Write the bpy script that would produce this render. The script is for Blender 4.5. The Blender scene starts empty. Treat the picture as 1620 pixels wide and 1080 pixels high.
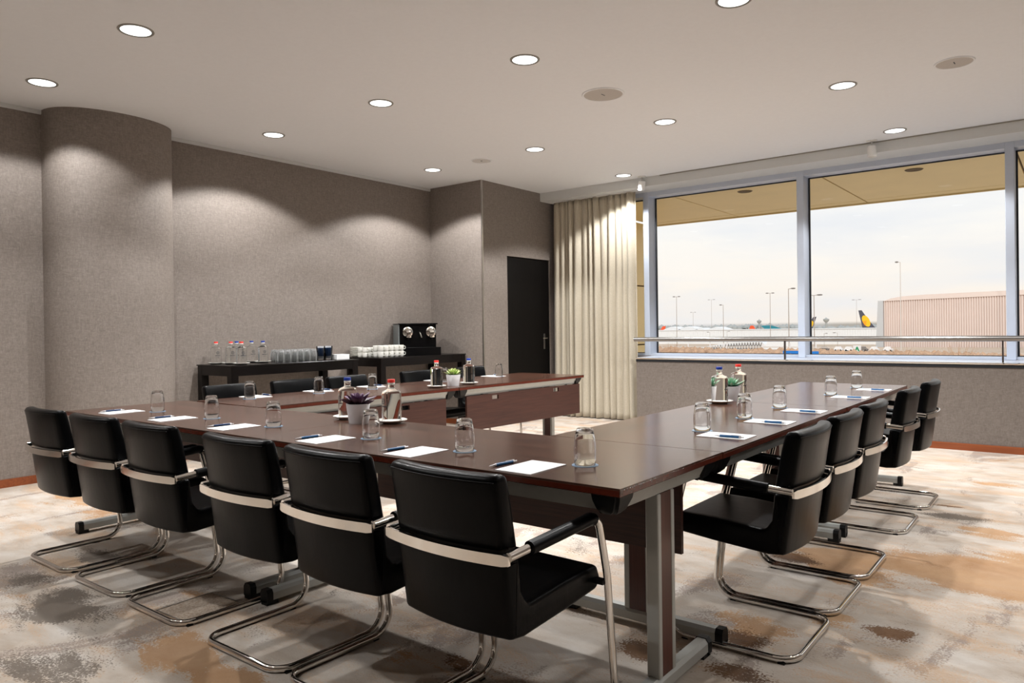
import bpy, bmesh, math, random
from mathutils import Vector, Matrix, noise

# ---------------------------------------------------------------- camera, sky, sun, exposure
sc = bpy.context.scene
COL = sc.collection
PI = math.pi
CAM_H = 1.2154
def make_camera():
    yaw, pit, rol = math.radians(38.011), math.radians(-0.325), math.radians(-0.794)
    F = Vector((-math.sin(yaw)*math.cos(pit), math.cos(yaw)*math.cos(pit), math.sin(pit)))
    R = Vector((math.cos(yaw), math.sin(yaw), 0)); U = R.cross(F)
    R2 = R*math.cos(rol)+U*math.sin(rol); U2 = -R*math.sin(rol)+U*math.cos(rol)
    cd = bpy.data.cameras.new('camera'); co = bpy.data.objects.new('camera', cd); COL.objects.link(co)
    m = Matrix((R2, U2, -F)).transposed().to_4x4(); m.translation = Vector((0, 0, CAM_H))
    co.matrix_world = m
    cd.sensor_fit = 'HORIZONTAL'; cd.sensor_width = 36; cd.lens = 1157.66/1620*36
    cd.shift_x = 0; cd.shift_y = -(540-526.84)/1620
    cd.clip_start = 0.02; cd.clip_end = 5000
    sc.camera = co
make_camera()
sc.view_settings.view_transform = 'Standard'
sc.view_settings.look = 'None'
sc.view_settings.gamma = 1
sc.view_settings.use_curve_mapping = False
sc.view_settings.exposure = 0.0
sc.cycles.use_denoising = True
sc.cycles.max_bounces = 10
sc.cycles.transmission_bounces = 10
sc.cycles.transparent_max_bounces = 12
sc.cycles.sample_clamp_indirect = 6
sc.cycles.caustics_refractive = True
sc.cycles.caustics_reflective = False

SKY = 1.1
def make_world():
    w = bpy.data.worlds.new('sky'); sc.world = w; w.use_nodes = True
    nt = w.node_tree; N = nt.nodes; L = nt.links; N.clear()
    tc = N.new('ShaderNodeTexCoord'); sp = N.new('ShaderNodeSeparateXYZ'); L.new(tc.outputs['Generated'], sp.inputs[0])
    r = N.new('ShaderNodeValToRGB'); L.new(sp.outputs['Z'], r.inputs[0])
    e = r.color_ramp.elements
    e[0].position = 0.0; e[0].color = (.42, .38, .33, 1)
    e[1].position = 1.0; e[1].color = (.90, .95, 1.02, 1)
    for p, c in ((.003, (.94, .85, .76, 1)), (.06, (.96, .90, .83, 1)), (.16, (.96, .95, .92, 1)), (.3, (.95, .97, .98, 1))):
        q = r.color_ramp.elements.new(p); q.color = c
    mp = N.new('ShaderNodeMapping'); mp.inputs['Scale'].default_value = (2.2, 2.2, 11)
    L.new(tc.outputs['Generated'], mp.inputs[0])
    nz = N.new('ShaderNodeTexNoise'); nz.inputs['Scale'].default_value = 1.6; nz.inputs['Detail'].default_value = 5
    L.new(mp.outputs[0], nz.inputs['Vector'])
    cr = N.new('ShaderNodeValToRGB'); cr.color_ramp.elements[0].position = .44; cr.color_ramp.elements[1].position = .68
    cr.color_ramp.elements[0].color = (0, 0, 0, 1); cr.color_ramp.elements[1].color = (1, 1, 1, 1)
    L.new(nz.outputs[0], cr.inputs[0])
    mx = N.new('ShaderNodeMix'); mx.data_type = 'RGBA'
    ml = N.new('ShaderNodeMath'); ml.operation = 'MULTIPLY'; ml.inputs[1].default_value = .8
    L.new(cr.outputs[0], ml.inputs[0]); L.new(ml.outputs[0], mx.inputs[0])
    L.new(r.outputs[0], mx.inputs[6]); mx.inputs[7].default_value = (.80, .82, .86, 1)
    bg = N.new('ShaderNodeBackground'); bg.inputs[1].default_value = SKY
    L.new(mx.outputs[2], bg.inputs[0])
    o = N.new('ShaderNodeOutputWorld'); L.new(bg.outputs[0], o.inputs[0])
make_world()
sd = bpy.data.lights.new('added_sun', 'SUN'); sd.energy = 1.6; sd.angle = math.radians(6); sd.color = (1, .93, .84)  # unseen low sun behind the room, added to brighten the facades outside
so = bpy.data.objects.new('added_sun', sd); COL.objects.link(so)
so.rotation_euler = Vector((-.35, .8, -.42)).to_track_quat('-Z', 'Y').to_euler()
LAMP_W = 62.0
LAMP_COL = (1.0, .995, .99)

# ---------------------------------------------------------------- materials
def srgb(r, g, b):
    f = lambda c: (c/255/12.92) if c/255 <= .04045 else ((c/255+.055)/1.055)**2.4
    return (f(r), f(g), f(b), 1)
class NT:
    def __init__(s, name):
        s.m = bpy.data.materials.new(name); s.m.use_nodes = True; s.n = s.m.node_tree.nodes; s.l = s.m.node_tree.links
        s.b = s.n['Principled BSDF']; s.out = s.n['Material Output']
    def new(s, t, **k):
        x = s.n.new(t)
        for a, b in k.items(): setattr(x, a, b)
        return x
    def coords(s, scale=(1, 1, 1), rot=(0, 0, 0), kind='Object'):
        tc = s.new('ShaderNodeTexCoord'); mp = s.new('ShaderNodeMapping')
        mp.inputs['Scale'].default_value = scale; mp.inputs['Rotation'].default_value = rot
        s.l.new(tc.outputs[kind], mp.inputs[0]); return mp.outputs[0]
    def noise(s, vec, scale, detail=3, rough=.5, dist=0):
        x = s.new('ShaderNodeTexNoise'); x.inputs['Scale'].default_value = scale; x.inputs['Detail'].default_value = detail
        x.inputs['Roughness'].default_value = rough; x.inputs['Distortion'].default_value = dist
        if vec: s.l.new(vec, x.inputs['Vector'])
        return x.outputs[0]
    def ramp(s, fac, stops):
        x = s.new('ShaderNodeValToRGB'); e = x.color_ramp.elements
        e[0].position, e[0].color = stops[0]; e[1].position, e[1].color = stops[-1]
        for p, c in stops[1:-1]:
            q = e.new(p); q.color = c
        s.l.new(fac, x.inputs[0]); return x.outputs[0]
    def mix(s, fac, a, b):
        x = s.new('ShaderNodeMix'); x.data_type = 'RGBA'
        for v, i in ((fac, 0), (a, 6), (b, 7)):
            if hasattr(v, 'is_linked'): s.l.new(v, x.inputs[i])
            else: x.inputs[i].default_value = v
        return x.outputs[2]
    def math(s, op, a, b=0.0, clamp=False):
        x = s.new('ShaderNodeMath'); x.operation = op; x.use_clamp = clamp
        for v, i in ((a, 0), (b, 1)):
            if hasattr(v, 'is_linked'): s.l.new(v, x.inputs[i])
            else: x.inputs[i].default_value = v
        return x.outputs[0]
    def bump(s, h, strength=.2, dist=.002):
        x = s.new('ShaderNodeBump'); x.inputs['Strength'].default_value = strength; x.inputs['Distance'].default_value = dist
        s.l.new(h, x.inputs['Height']); s.l.new(x.outputs[0], s.b.inputs['Normal'])
    def col(s, c):
        if hasattr(c, 'is_linked'): s.l.new(c, s.b.inputs['Base Color'])
        else: s.b.inputs['Base Color'].default_value = c
def simple(name, c, rough=.5, metal=0, var=.06, spec=.5, scale=30, **k):
    t = NT(name); n = t.noise(t.coords(), scale, 3)
    d = tuple(max(0, x*(1-var)) for x in c[:3])+(1,); u = tuple(min(1, x*(1+var)) for x in c[:3])+(1,)
    t.col(t.ramp(n, [(.3, d), (.7, u)]))
    t.b.inputs['Roughness'].default_value = rough; t.b.inputs['Metallic'].default_value = metal
    t.b.inputs['Specular IOR Level'].default_value = spec
    for a, v in k.items(): t.b.inputs[a].default_value = v
    return t.m

def wallpaper(name, k):
    t = NT(name)
    srgb = lambda r, g, b: globals()['srgb'](r*k, g*k, b*k)
    a = t.noise(t.coords((1, 1, 1), (.3, .2, .1)), 2.2, 3, .5, .6)
    f1 = t.noise(t.coords((60, 60, 14), (.5, 0, .0)), 1.5, 3, .6, 1.2)
    f2 = t.noise(t.coords((14, 14, 60), (-.6, .3, .0)), 1.6, 3, .6, 1.2)
    f = t.math('ADD', t.math('MULTIPLY', f1, .5), t.math('MULTIPLY', f2, .5))
    c1 = t.ramp(f, [(.36, srgb(132, 122, 114)), (.5, srgb(148, 138, 130)), (.64, srgb(164, 154, 146))])
    c = t.mix(t.math('MULTIPLY', a, .3), c1, srgb(140, 128, 120)); t.col(c)
    t.b.inputs['Roughness'].default_value = .62; t.b.inputs['Specular IOR Level'].default_value = .35
    t.bump(f, .25, .003)
    return t.m
def carpet(blobs_o, blobs_d, blobs_b):
    t = NT('patterned_carpet')
    co = t.coords()
    wob = t.noise(t.coords((1, 1, 1), (0, 0, .7)), 2.3, 6, .62, .3)
    fine = t.noise(co, 105, 2, .65)
    sp = t.math('SUBTRACT', fine, .5)
    def mask(blobs, seedscale, rot, thr, spk, wgt):
        base = t.noise(t.coords((1, 2.1, 1), (0, 0, rot)), seedscale*1.5, 8, .66, .5)
        v = t.math('ADD', t.math('MULTIPLY', t.math('SUBTRACT', base, .5), 2.0), .45)
        for (x, y, rx, ry) in blobs:
            mp = t.new('ShaderNodeMapping'); mp.vector_type = 'POINT'
            tc = t.new('ShaderNodeTexCoord'); t.l.new(tc.outputs['Object'], mp.inputs[0])
            mp.inputs['Scale'].default_value = (1/rx, 1/ry, 0); mp.inputs['Location'].default_value = (-x/rx, -y/ry, 0)
            ln = t.new('ShaderNodeVectorMath', operation='LENGTH'); t.l.new(mp.outputs[0], ln.inputs[0])
            b = t.math('SUBTRACT', 1.0, ln.outputs['Value'], True)
            v = t.math('ADD', v, t.math('MULTIPLY', b, wgt))
        v = t.math('ADD', v, t.math('MULTIPLY', sp, spk))
        return t.ramp(v, [(thr-.05, (0, 0, 0, 1)), (thr+.05, (1, 1, 1, 1))])
    n1 = t.noise(t.coords((1, 1.8, 1), (0, 0, .4)), 3.5, 5, .6, .3)
    base = t.ramp(n1, [(.32, srgb(184, 169, 154)), (.48, srgb(200, 189, 177)), (.7, srgb(212, 205, 197))])
    gm = t.noise(t.coords((1.3, .7, 1), (0, 0, 1.1)), 2.0, 6, .65, .5)
    g = t.ramp(t.math('ADD', gm, t.math('MULTIPLY', sp, .34)), [(.57, (0, 0, 0, 1)), (.60, (1, 1, 1, 1))])
    c = t.mix(t.math('MULTIPLY', g, .75), base, srgb(152, 138, 130))
    pm = t.noise(t.coords((1, 2.6, 1), (0, 0, .45)), 1.9, 6, .65, .4)
    pk = t.ramp(t.math('ADD', pm, t.math('MULTIPLY', sp, .5)), [(.50, (0, 0, 0, 1)), (.64, (1, 1, 1, 1))])
    c = t.mix(t.math('MULTIPLY', pk, .55), c, srgb(208, 172, 136))
    mo = mask(blobs_o, .85, .5, .80, .55, .62)
    c = t.mix(t.math('MULTIPLY', mo, .85), c, t.ramp(wob, [(.35, srgb(172, 130, 90)), (.6, srgb(194, 156, 118))]))
    md = mask(blobs_d, 1.0, 2.2, .80, .85, .62)
    c = t.mix(t.math('MULTIPLY', md, .9), c, srgb(122, 113, 104))
    mb = mask(blobs_b, 1.1, 1.2, .92, .85, .75)
    c = t.mix(t.math('MULTIPLY', mb, .9), c, t.ramp(wob, [(.35, srgb(78, 60, 50)), (.62, srgb(134, 96, 62))]))
    t.col(c); t.b.inputs['Roughness'].default_value = .95; t.b.inputs['Specular IOR Level'].default_value = .1
    t.bump(fine, .5, .004)
    return t.m
def insert_mat():
    t = NT('carpet_insert'); n = t.noise(t.coords(), 105, 2, .65)
    t.col(t.ramp(n, [(.35, srgb(170, 148, 128)), (.65, srgb(206, 192, 176))])); t.b.inputs['Roughness'].default_value = .95; return t.m
def wood(name, c0, c1, axis, rough=.3, coat=.0, scale=1.0):
    t = NT(name)
    s = [150*scale, 150*scale, 150*scale]; s['xyz'.index(axis)] = 4.0*scale
    n = t.noise(t.coords(tuple(s)), 1.0, 4, .6, .4)
    s2 = [14*scale]*3; s2['xyz'.index(axis)] = .8*scale
    n2 = t.noise(t.coords(tuple(s2)), 1.0, 4, .6, 1.2)
    f = t.math('ADD', t.math('MULTIPLY', n, .6), t.math('MULTIPLY', n2, .4))
    t.col(t.ramp(f, [(.36, c0), (.64, c1)]))
    t.b.inputs['Roughness'].default_value = rough; t.b.inputs['Coat Weight'].default_value = coat; t.b.inputs['Coat Roughness'].default_value = .22
    return t.m
def leather():
    t = NT('black_leather')
    v = t.new('ShaderNodeTexVoronoi'); v.inputs['Scale'].default_value = 420; t.l.new(t.coords(), v.inputs['Vector'])
    n = t.noise(t.coords((1, 1, .25)), 22, 4, .6, .8)
    h = t.math('ADD', t.math('MULTIPLY', v.outputs['Distance'], .25), n)
    t.col(t.ramp(n, [(.3, srgb(3, 3, 4)), (.7, srgb(8, 9, 11))]))
    t.b.inputs['Roughness'].default_value = .3; t.b.inputs['Specular IOR Level'].default_value = .11
    t.bump(h, .16, .004)
    return t.m
def glass(name, ior=1.45, col=(1, 1, 1, 1), rough=0.0):
    t = NT(name); g = t.new('ShaderNodeBsdfGlass'); g.inputs['IOR'].default_value = ior; g.inputs['Roughness'].default_value = rough
    n = t.noise(t.coords(), 3, 1); g2 = t.ramp(n, [(0, col), (1, tuple(min(1, x*.985) for x in col[:3])+(1,))]); t.l.new(g2, g.inputs['Color'])
    t.l.new(g.outputs[0], t.out.inputs['Surface']); return t.m
def pane_glass(name, tint=(1, 1, 1, 1), refl=1.0):
    t = NT(name); tr = t.new('ShaderNodeBsdfTransparent'); tr.inputs['Color'].default_value = tint
    gl = t.new('ShaderNodeBsdfGlossy'); gl.inputs['Roughness'].default_value = .01
    fr = t.new('ShaderNodeFresnel'); fr.inputs['IOR'].default_value = 1.35
    mx = t.new('ShaderNodeMixShader'); t.l.new(t.math('MULTIPLY', fr.outputs[0], refl), mx.inputs[0])
    t.l.new(tr.outputs[0], mx.inputs[1]); t.l.new(gl.outputs[0], mx.inputs[2]); t.l.new(mx.outputs[0], t.out.inputs['Surface'])
    return t.m
def emis(name, c, s):
    t = NT(name); e = t.new('ShaderNodeEmission'); e.inputs['Strength'].default_value = s
    n = t.noise(t.coords(), 8, 1); t.l.new(t.ramp(n, [(0, c), (1, tuple(x*.97 for x in c[:3])+(1,))]), e.inputs['Color'])
    t.l.new(e.outputs[0], t.out.inputs['Surface']); return t.m
def curtain_mat():
    t = NT('curtain_fabric')
    n = t.noise(t.coords((200, 200, 40)), 2, 3)
    t.col(t.ramp(n, [(.3, srgb(178, 169, 150)), (.7, srgb(202, 194, 177))]))
    t.b.inputs['Roughness'].default_value = .85; t.b.inputs['Specular IOR Level'].default_value = .15
    t.b.inputs['Sheen Weight'].default_value = .15
    t.bump(n, .15, .001)
    return t.m

M = {}
M['wall'] = wallpaper('woven_wallpaper', .91)
M['wall_low'] = wallpaper('dimmed_wallpaper', .80)  # same wallpaper, darkened to stand in for the weaker light there
M['carpet_insert'] = insert_mat()
M['ceiling'] = simple('painted_ceiling', srgb(234, 236, 238), .9, var=.01, spec=.2)
M['bulkhead'] = simple('painted_bulkhead', srgb(212, 214, 213), .8, var=.01, spec=.2)
M['frame'] = simple('pale_window_frame', srgb(196, 205, 220), .35, var=.01)
M['gasket'] = simple('black_gasket', srgb(22, 26, 32), .5)
M['steel'] = simple('brushed_steel', (.55, .53, .50, 1), .3, 1.0, var=.04, scale=6)
M['chrome'] = simple('chrome', (.78, .76, .73, 1), .07, 1.0, var=.01)
M['band'] = simple('polished_band', (.80, .77, .72, 1), .16, 1.0, var=.02)
M['leather'] = leather()
M['silver'] = simple('silver_painted_metal', srgb(182, 184, 180), .4, .1, var=.03)
M['black_plastic'] = simple('black_plastic', srgb(14, 14, 15), .42, spec=.3)
M['top_x'] = wood('table_veneer_x', srgb(44, 28, 21), srgb(92, 61, 48), 'x', .2, .0)
M['edge'] = simple('table_edge', srgb(88, 34, 20), .25, var=.15, scale=40)
M['panel'] = wood('panel_veneer', srgb(52, 25, 18), srgb(76, 42, 32), 'x', .45, .0)
M['inlay'] = wood('inlay_veneer', srgb(66, 28, 19), srgb(90, 42, 30), 'z', .35, .1)
M['base_wood'] = wood('baseboard_wood', srgb(120, 58, 26), srgb(150, 80, 40), 'x', .4, .1, .4)
M['paper'] = simple('white_paper', srgb(246, 246, 246), .7, var=.01)
M['pen_blue'] = simple('blue_pen_barrel', srgb(18, 88, 140), .35)
M['pen_navy'] = simple('navy_pen_barrel', srgb(24, 60, 104), .35)
M['pen_silver'] = simple('silver_pen_metal', srgb(215, 215, 218), .3, .3)
M['glass'] = glass('clear_glass', 1.45)
M['coaster'] = simple('pale_blue_coaster', srgb(130, 160, 188), .3)
M['water'] = glass('bottle_of_water', 1.33, (.99, .995, .99, 1))
M['cap_blue'] = simple('blue_cap', srgb(12, 52, 150), .4)
M['cap_red'] = simple('red_cap', srgb(232, 52, 44), .4)
M['ink'] = simple('dark_print', srgb(44, 48, 56), .6)
M['rail_steel'] = simple('handrail_steel', (.30, .29, .28, 1), .3, 1.0, var=.04, scale=3)
M['post_metal'] = simple('dark_post_metal', srgb(70, 62, 60), .4, .6)
M['china'] = simple('white_china', srgb(236, 235, 228), .2, var=.01)
M['pot'] = simple('white_pot', srgb(232, 232, 235), .45, var=.02)
M['soil'] = simple('dark_soil', srgb(48, 36, 28), .95, var=.3, scale=200)
M['board'] = simple('black_sideboard', srgb(14, 10, 9), .25, var=.15, spec=.3)
M['door'] = wood('black_door', srgb(9, 7, 6), srgb(15, 12, 10), 'z', .6); M['door'].node_tree.nodes['Principled BSDF'].inputs['Specular IOR Level'].default_value = .15
M['curtain'] = curtain_mat()
M['lamp'] = emis('lamp_diffuser', (1, .985, .95, 1), 2.6)
M['lamp_ring'] = simple('lamp_ring', srgb(150, 147, 140), .5, var=.01)
M['speaker'] = simple('speaker_grille', srgb(186, 180, 173), .7, var=.05, scale=400)
M['speaker_pale'] = simple('pale_speaker_grille', srgb(205, 203, 200), .7, var=.02)
M['white_metal'] = simple('white_metal', srgb(235, 235, 232), .4, var=.01)
M['machine_black'] = simple('machine_black', srgb(8, 8, 9), .2, spec=.25)
M['machine_grey'] = simple('machine_grey', srgb(128, 134, 134), .4)
def thin_glass():
    t = NT('thin_clear_glass'); tr = t.new('ShaderNodeBsdfTransparent'); tr.inputs['Color'].default_value = (.97, .98, .98, 1)
    gl = t.new('ShaderNodeBsdfGlossy'); gl.inputs['Roughness'].default_value = .04
    df = t.new('ShaderNodeBsdfTranslucent'); df.inputs['Color'].default_value = (.92, .92, .92, 1)
    fr = t.new('ShaderNodeFresnel'); fr.inputs['IOR'].default_value = 1.5
    mx = t.new('ShaderNodeMixShader'); t.l.new(t.math('MULTIPLY', fr.outputs[0], 1.3, True), mx.inputs[0])
    t.l.new(tr.outputs[0], mx.inputs[1]); t.l.new(gl.outputs[0], mx.inputs[2])
    lw = t.new('ShaderNodeLayerWeight'); m2 = t.new('ShaderNodeMixShader'); t.l.new(t.math('ADD', t.math('MULTIPLY', lw.outputs['Facing'], .5), .16), m2.inputs[0])
    t.l.new(mx.outputs[0], m2.inputs[1]); t.l.new(df.outputs[0], m2.inputs[2]); t.l.new(m2.outputs[0], t.out.inputs['Surface'])
    return t.m
M['thin_glass'] = thin_glass()
M['pane'] = pane_glass('window_glass', (.985, .99, .99, 1), .8)

# ---------------------------------------------------------------- mesh helpers
def finish(name, bm, mat, parent=None, smooth=None, loc=None, rotz=0):
    bmesh.ops.recalc_face_normals(bm, faces=bm.faces)
    me = bpy.data.meshes.new(name); bm.to_mesh(me); bm.free()
    if mat is not None: me.materials.append(mat)
    if smooth is not None:
        me.shade_smooth(); me.set_sharp_from_angle(angle=math.radians(smooth))
    o = bpy.data.objects.new(name, me); COL.objects.link(o)
    if parent is not None: o.parent = parent
    if loc is not None: o.location = loc
    if rotz: o.rotation_euler = (0, 0, rotz)
    return o
def box(bm, x0, x1, y0, y1, z0, z1, mat=None, bev=0, seg=1):
    vs = [bm.verts.new((x, y, z)) for x in (x0, x1) for y in (y0, y1) for z in (z0, z1)]
    f = [(0, 1, 3, 2), (4, 6, 7, 5), (0, 4, 5, 1), (2, 3, 7, 6), (0, 2, 6, 4), (1, 5, 7, 3)]
    fs = [bm.faces.new([vs[i] for i in q]) for q in f]
    if mat is not None:
        for v in vs: v.co = mat @ v.co
    if bev:
        es = list({e for q in fs for e in q.edges})
        bmesh.ops.bevel(bm, geom=es, offset=bev, segments=seg, affect='EDGES', profile=.5)
    return vs
def bx(name, dims, mat, parent=None, bev=0, seg=1, smooth=None, **k):
    bm = bmesh.new(); box(bm, *dims, bev=bev, seg=seg)
    return finish(name, bm, mat, parent, smooth, **k)
def lathe(bm, prof, seg=24, c=(0, 0, 0)):
    rings = []
    for r, z in prof:
        if r < 1e-6: rings.append([bm.verts.new((c[0], c[1], c[2]+z))])
        else: rings.append([bm.verts.new((c[0]+r*math.cos(2*PI*i/seg), c[1]+r*math.sin(2*PI*i/seg), c[2]+z)) for i in range(seg)])
    for a, b in zip(rings, rings[1:]):
        for i in range(seg):
            j = (i+1) % seg
            if len(a) == 1 and len(b) == 1: continue
            if len(a) == 1: bm.faces.new([a[0], b[i], b[j]])
            elif len(b) == 1: bm.faces.new([a[i], b[0], a[j]])
            else: bm.faces.new([a[i], b[i], b[j], a[j]])
def fillet(pts, rad, n=6, closed=False):
    out = []; P = [Vector(p) for p in pts]; m = len(P)
    for i in range(m):
        r = rad[i] if isinstance(rad, (list, tuple)) else rad
        if (not closed and i in (0, m-1)) or r <= 0: out.append(P[i]); continue
        a, b, c = P[i-1], P[i], P[(i+1) % m]
        u = (a-b).normalized(); w = (c-b).normalized(); ang = u.angle(w)
        if ang > PI-.01: out.append(b); continue
        d = min(r/math.tan(ang/2), (a-b).length*.49, (c-b).length*.49); rr = d*math.tan(ang/2)
        cen = b+(u+w).normalized()*(rr/math.sin(ang/2)); s = b+u*d-cen; e = b+w*d-cen
        tot = s.angle(e); ax = s.cross(e).normalized()
        for k in range(n+1): out.append(cen+Matrix.Rotation(tot*k/n, 3, ax) @ s)
    return out
def tube(bm, pts, r, seg=10, closed=False, r2=None, up=None, caps=True):
    P = [Vector(p) for p in pts]; n = len(P); rings = []; prev = None
    for i in range(n):
        if closed: t = (P[(i+1) % n]-P[i-1]).normalized()
        else: t = (P[min(i+1, n-1)]-P[max(i-1, 0)]).normalized()
        if prev is None:
            a = Vector(up) if up else (Vector((0, 0, 1)) if abs(t.z) < .9 else Vector((1, 0, 0)))
            nn = (a-t*a.dot(t)).normalized()
        else: nn = (prev-t*prev.dot(t)).normalized()
        prev = nn; b = t.cross(nn)
        rr = r[i] if isinstance(r, (list, tuple)) else r
        q = r2 if r2 else rr
        rings.append([bm.verts.new(P[i]+nn*rr*math.cos(2*PI*k/seg)+b*q*math.sin(2*PI*k/seg)) for k in range(seg)])
    for i in range(n if closed else n-1):
        a, b = rings[i], rings[(i+1) % n]
        for k in range(seg): bm.faces.new([a[k], a[(k+1) % seg], b[(k+1) % seg], b[k]])
    if not closed and caps: bm.faces.new(rings[0]); bm.faces.new(rings[-1])
def prism(bm, poly, axis, a, b, mat=None):
    """extrude a 2-D polygon along an axis; poly gives the two other coordinates in order"""
    def P(u, v, w): return {'x': (w, u, v), 'y': (u, w, v), 'z': (u, v, w)}[axis]
    A = [bm.verts.new(P(u, v, a)) for u, v in poly]; B = [bm.verts.new(P(u, v, b)) for u, v in poly]
    fs = [bm.faces.new(A), bm.faces.new(B)]
    n = len(poly)
    for i in range(n): fs.append(bm.faces.new([A[i], A[(i+1) % n], B[(i+1) % n], B[i]]))
    if mat is not None:
        for v in A+B: v.co = mat @ v.co
    return A+B, fs
def loft(bm, rings, cap=True):
    R = [[bm.verts.new(p) for p in r] for r in rings]; n = len(R[0])
    for a, b in zip(R, R[1:]):
        for k in range(n): bm.faces.new([a[k], a[(k+1) % n], b[(k+1) % n], b[k]])
    if cap: bm.faces.new(R[0]); bm.faces.new(R[-1])
def plate(bm, x0, x1, z0, z1, y0, y1, holes):
    """vertical plate in the xz plane with rectangular holes"""
    xs = sorted({x0, x1, *[h[0] for h in holes], *[h[1] for h in holes]}); zs = sorted({z0, z1, *[h[2] for h in holes], *[h[3] for h in holes]})
    g = {}
    def V(x, y, z):
        k = (round(x, 5), round(y, 5), round(z, 5))
        if k not in g: g[k] = bm.verts.new(k)
        return g[k]
    solid = lambda i, j: 0 <= i < len(xs)-1 and 0 <= j < len(zs)-1 and not any(h[0] < (xs[i]+xs[i+1])/2 < h[1] and h[2] < (zs[j]+zs[j+1])/2 < h[3] for h in holes)
    for i in range(len(xs)-1):
        for j in range(len(zs)-1):
            if not solid(i, j): continue
            a, b, c, d = xs[i], xs[i+1], zs[j], zs[j+1]
            for y in (y0, y1): bm.faces.new([V(a, y, c), V(b, y, c), V(b, y, d), V(a, y, d)])
            for di, dj, p, q in ((-1, 0, (a, c), (a, d)), (1, 0, (b, c), (b, d)), (0, -1, (a, c), (b, c)), (0, 1, (a, d), (b, d))):
                if not solid(i+di, j+dj): bm.faces.new([V(p[0], y0, p[1]), V(q[0], y0, q[1]), V(q[0], y1, q[1]), V(p[0], y1, p[1])])
def empty(name, loc, rotz=0):
    o = bpy.data.objects.new(name, None); o.empty_display_size = .1; COL.objects.link(o); o.location = loc; o.rotation_euler = (0, 0, rotz); return o
def tag(o, label, cat, group=None, kind=None):
    o['label'] = label; o['category'] = cat
    if group: o['group'] = group
    if kind: o['kind'] = kind
    return o
def thing(name, label, cat, loc=(0, 0, 0), rotz=0, group=None): return tag(empty(name, loc, rotz), label, cat, group)
def dup(root, loc, rotz=0, label=None, group=None):
    r = root.copy(); COL.objects.link(r); r.location = loc; r.rotation_euler = (0, 0, rotz)
    if label: r['label'] = label
    if group: r['group'] = group
    for c in root.children:
        d = c.copy(); COL.objects.link(d); d.parent = r
        for g in c.children:
            h = g.copy(); COL.objects.link(h); h.parent = d
    return r
def struct(o): o['kind'] = 'structure'; return o

# ---------------------------------------------------------------- room shell
H = 3.087; HB = 2.974; XB = -6.83; XD = -5.923; YR = 7.0; YB = 8.25; YW = 8.14; YF = 8.63; YG = 8.83; XR = 3.4; YN = -3.0
ORANGE = [(-.52, 4.12, .75, .62), (-.12, 4.3, .6, .5), (-.85, 3.75, .32, .25), (-1.05, 2.84, .30, .24), (-1.05, 4.05, .32, .3), (-5.65, 2.25, .95, .36), (-2.72, 1.40, .5, .2), (-2.3, 1.4, .35, .2), (-3.2, 1.75, .3, .12), (-.55, 6.55, .42, .16), (-.65, 7.7, .3, .12), (-.45, 5.05, .3, .2), (-.85, 3.2, .2, .15)]
DARK = [(-3.65, 1.3, .6, .32), (-3.0, 1.0, .35, .2), (-4.2, 1.38, .35, .16), (-4.25, 1.75, .4, .15), (-.62, 5.3, .4, .2), (-1.9, 5.2, .4, .2)]
BROWN = [(-1.05, 2.76, .26, .22), (-.98, 2.5, .22, .13), (-1.83, 2.0, .26, .15), (-1.85, 2.72, .28, .2), (-1.2, 3.9, .25, .2), (-.72, 5.6, .26, .07), (-1.3, 2.45, .2, .15), (-.62, 3.16, .16, .1)]
M['carpet'] = carpet(ORANGE, DARK, BROWN)
struct(bx('floor', (XB-.3, XR+.3, YN-.3, YF+.3, -.12, 0), M['carpet']))
struct(bx('ceiling', (XB-.3, XR+.3, YN-.3, YG+.12, H, H+.2), M['ceiling']))
struct(bx('wall_left', (XB-.2, XB, YN, YR, 0, H), M['wall']))
bm = bmesh.new()
arc = [(XB-.05, 2.405)]+[(XB+.425*math.sin(PI*i/28)**.8, 2.93-.525*math.cos(PI*i/28)) for i in range(29)]+[(XB-.05, 3.455)]
prism(bm, arc, 'z', 0, H)
struct(finish('column', bm, M['wall'], smooth=30))
struct(bx('wall_return', (XB-.2, XD, YR, YR+.12, 0, H), M['wall']))
bm = bmesh.new()  # wall holding the door, with its opening
DY0, DY1, DZ = 7.495, 8.46, 2.172
box(bm, XD-.15, XD, YR+.12, DY0, 0, H); box(bm, XD-.15, XD, DY1, YF+.02, 0, H); box(bm, XD-.15, XD, DY0, DY1, DZ, H)
struct(finish('wall_door_side', bm, M['wall']))
ct = bx('corner_strip', (XD-.012, XD+.006, YR-.006, YR+.012, 0, H-.003), M['steel']); ct.name = 'trim_1'; struct(ct)
struct(bx('trim_2', (XB, XB+.02, YN, YR, H-.034, H-.002), M['bulkhead']))
struct(bx('wall_right', (XR, XR+.2, YN, YG, 0, H), M['wall']))
struct(bx('wall_back', (XB-.2, XR+.2, YN-.2, YN, 0, H), M['wall']))
struct(bx('wall_behind_curtain', (XD-.02, -4.9, YF, YG+.1, 0, H), M['wall']))
# low wall under the windows
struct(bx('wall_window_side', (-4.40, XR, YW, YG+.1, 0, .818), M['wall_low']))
struct(bx('trim_3', (-4.40, XR, YW+.012, YF, .818, .842), M['frame'], bev=.003))
struct(bx('trim_4', (-4.40, XR, YW-.008, YW+.02, .790, .817), M['gasket']))  # black strip standing in for the shadow gap under the chrome edge
bm = bmesh.new(); tube(bm, [(-4.40, YW-.006, .829), (XR, YW-.006, .829)], .011, 8, r2=.016); struct(finish('trim_5', bm, M['chrome'], smooth=40))
struct(bx('wall_below_curtain', (-4.9, -4.40, YF, YG+.1, 0, .842), M['wall']))
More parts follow.
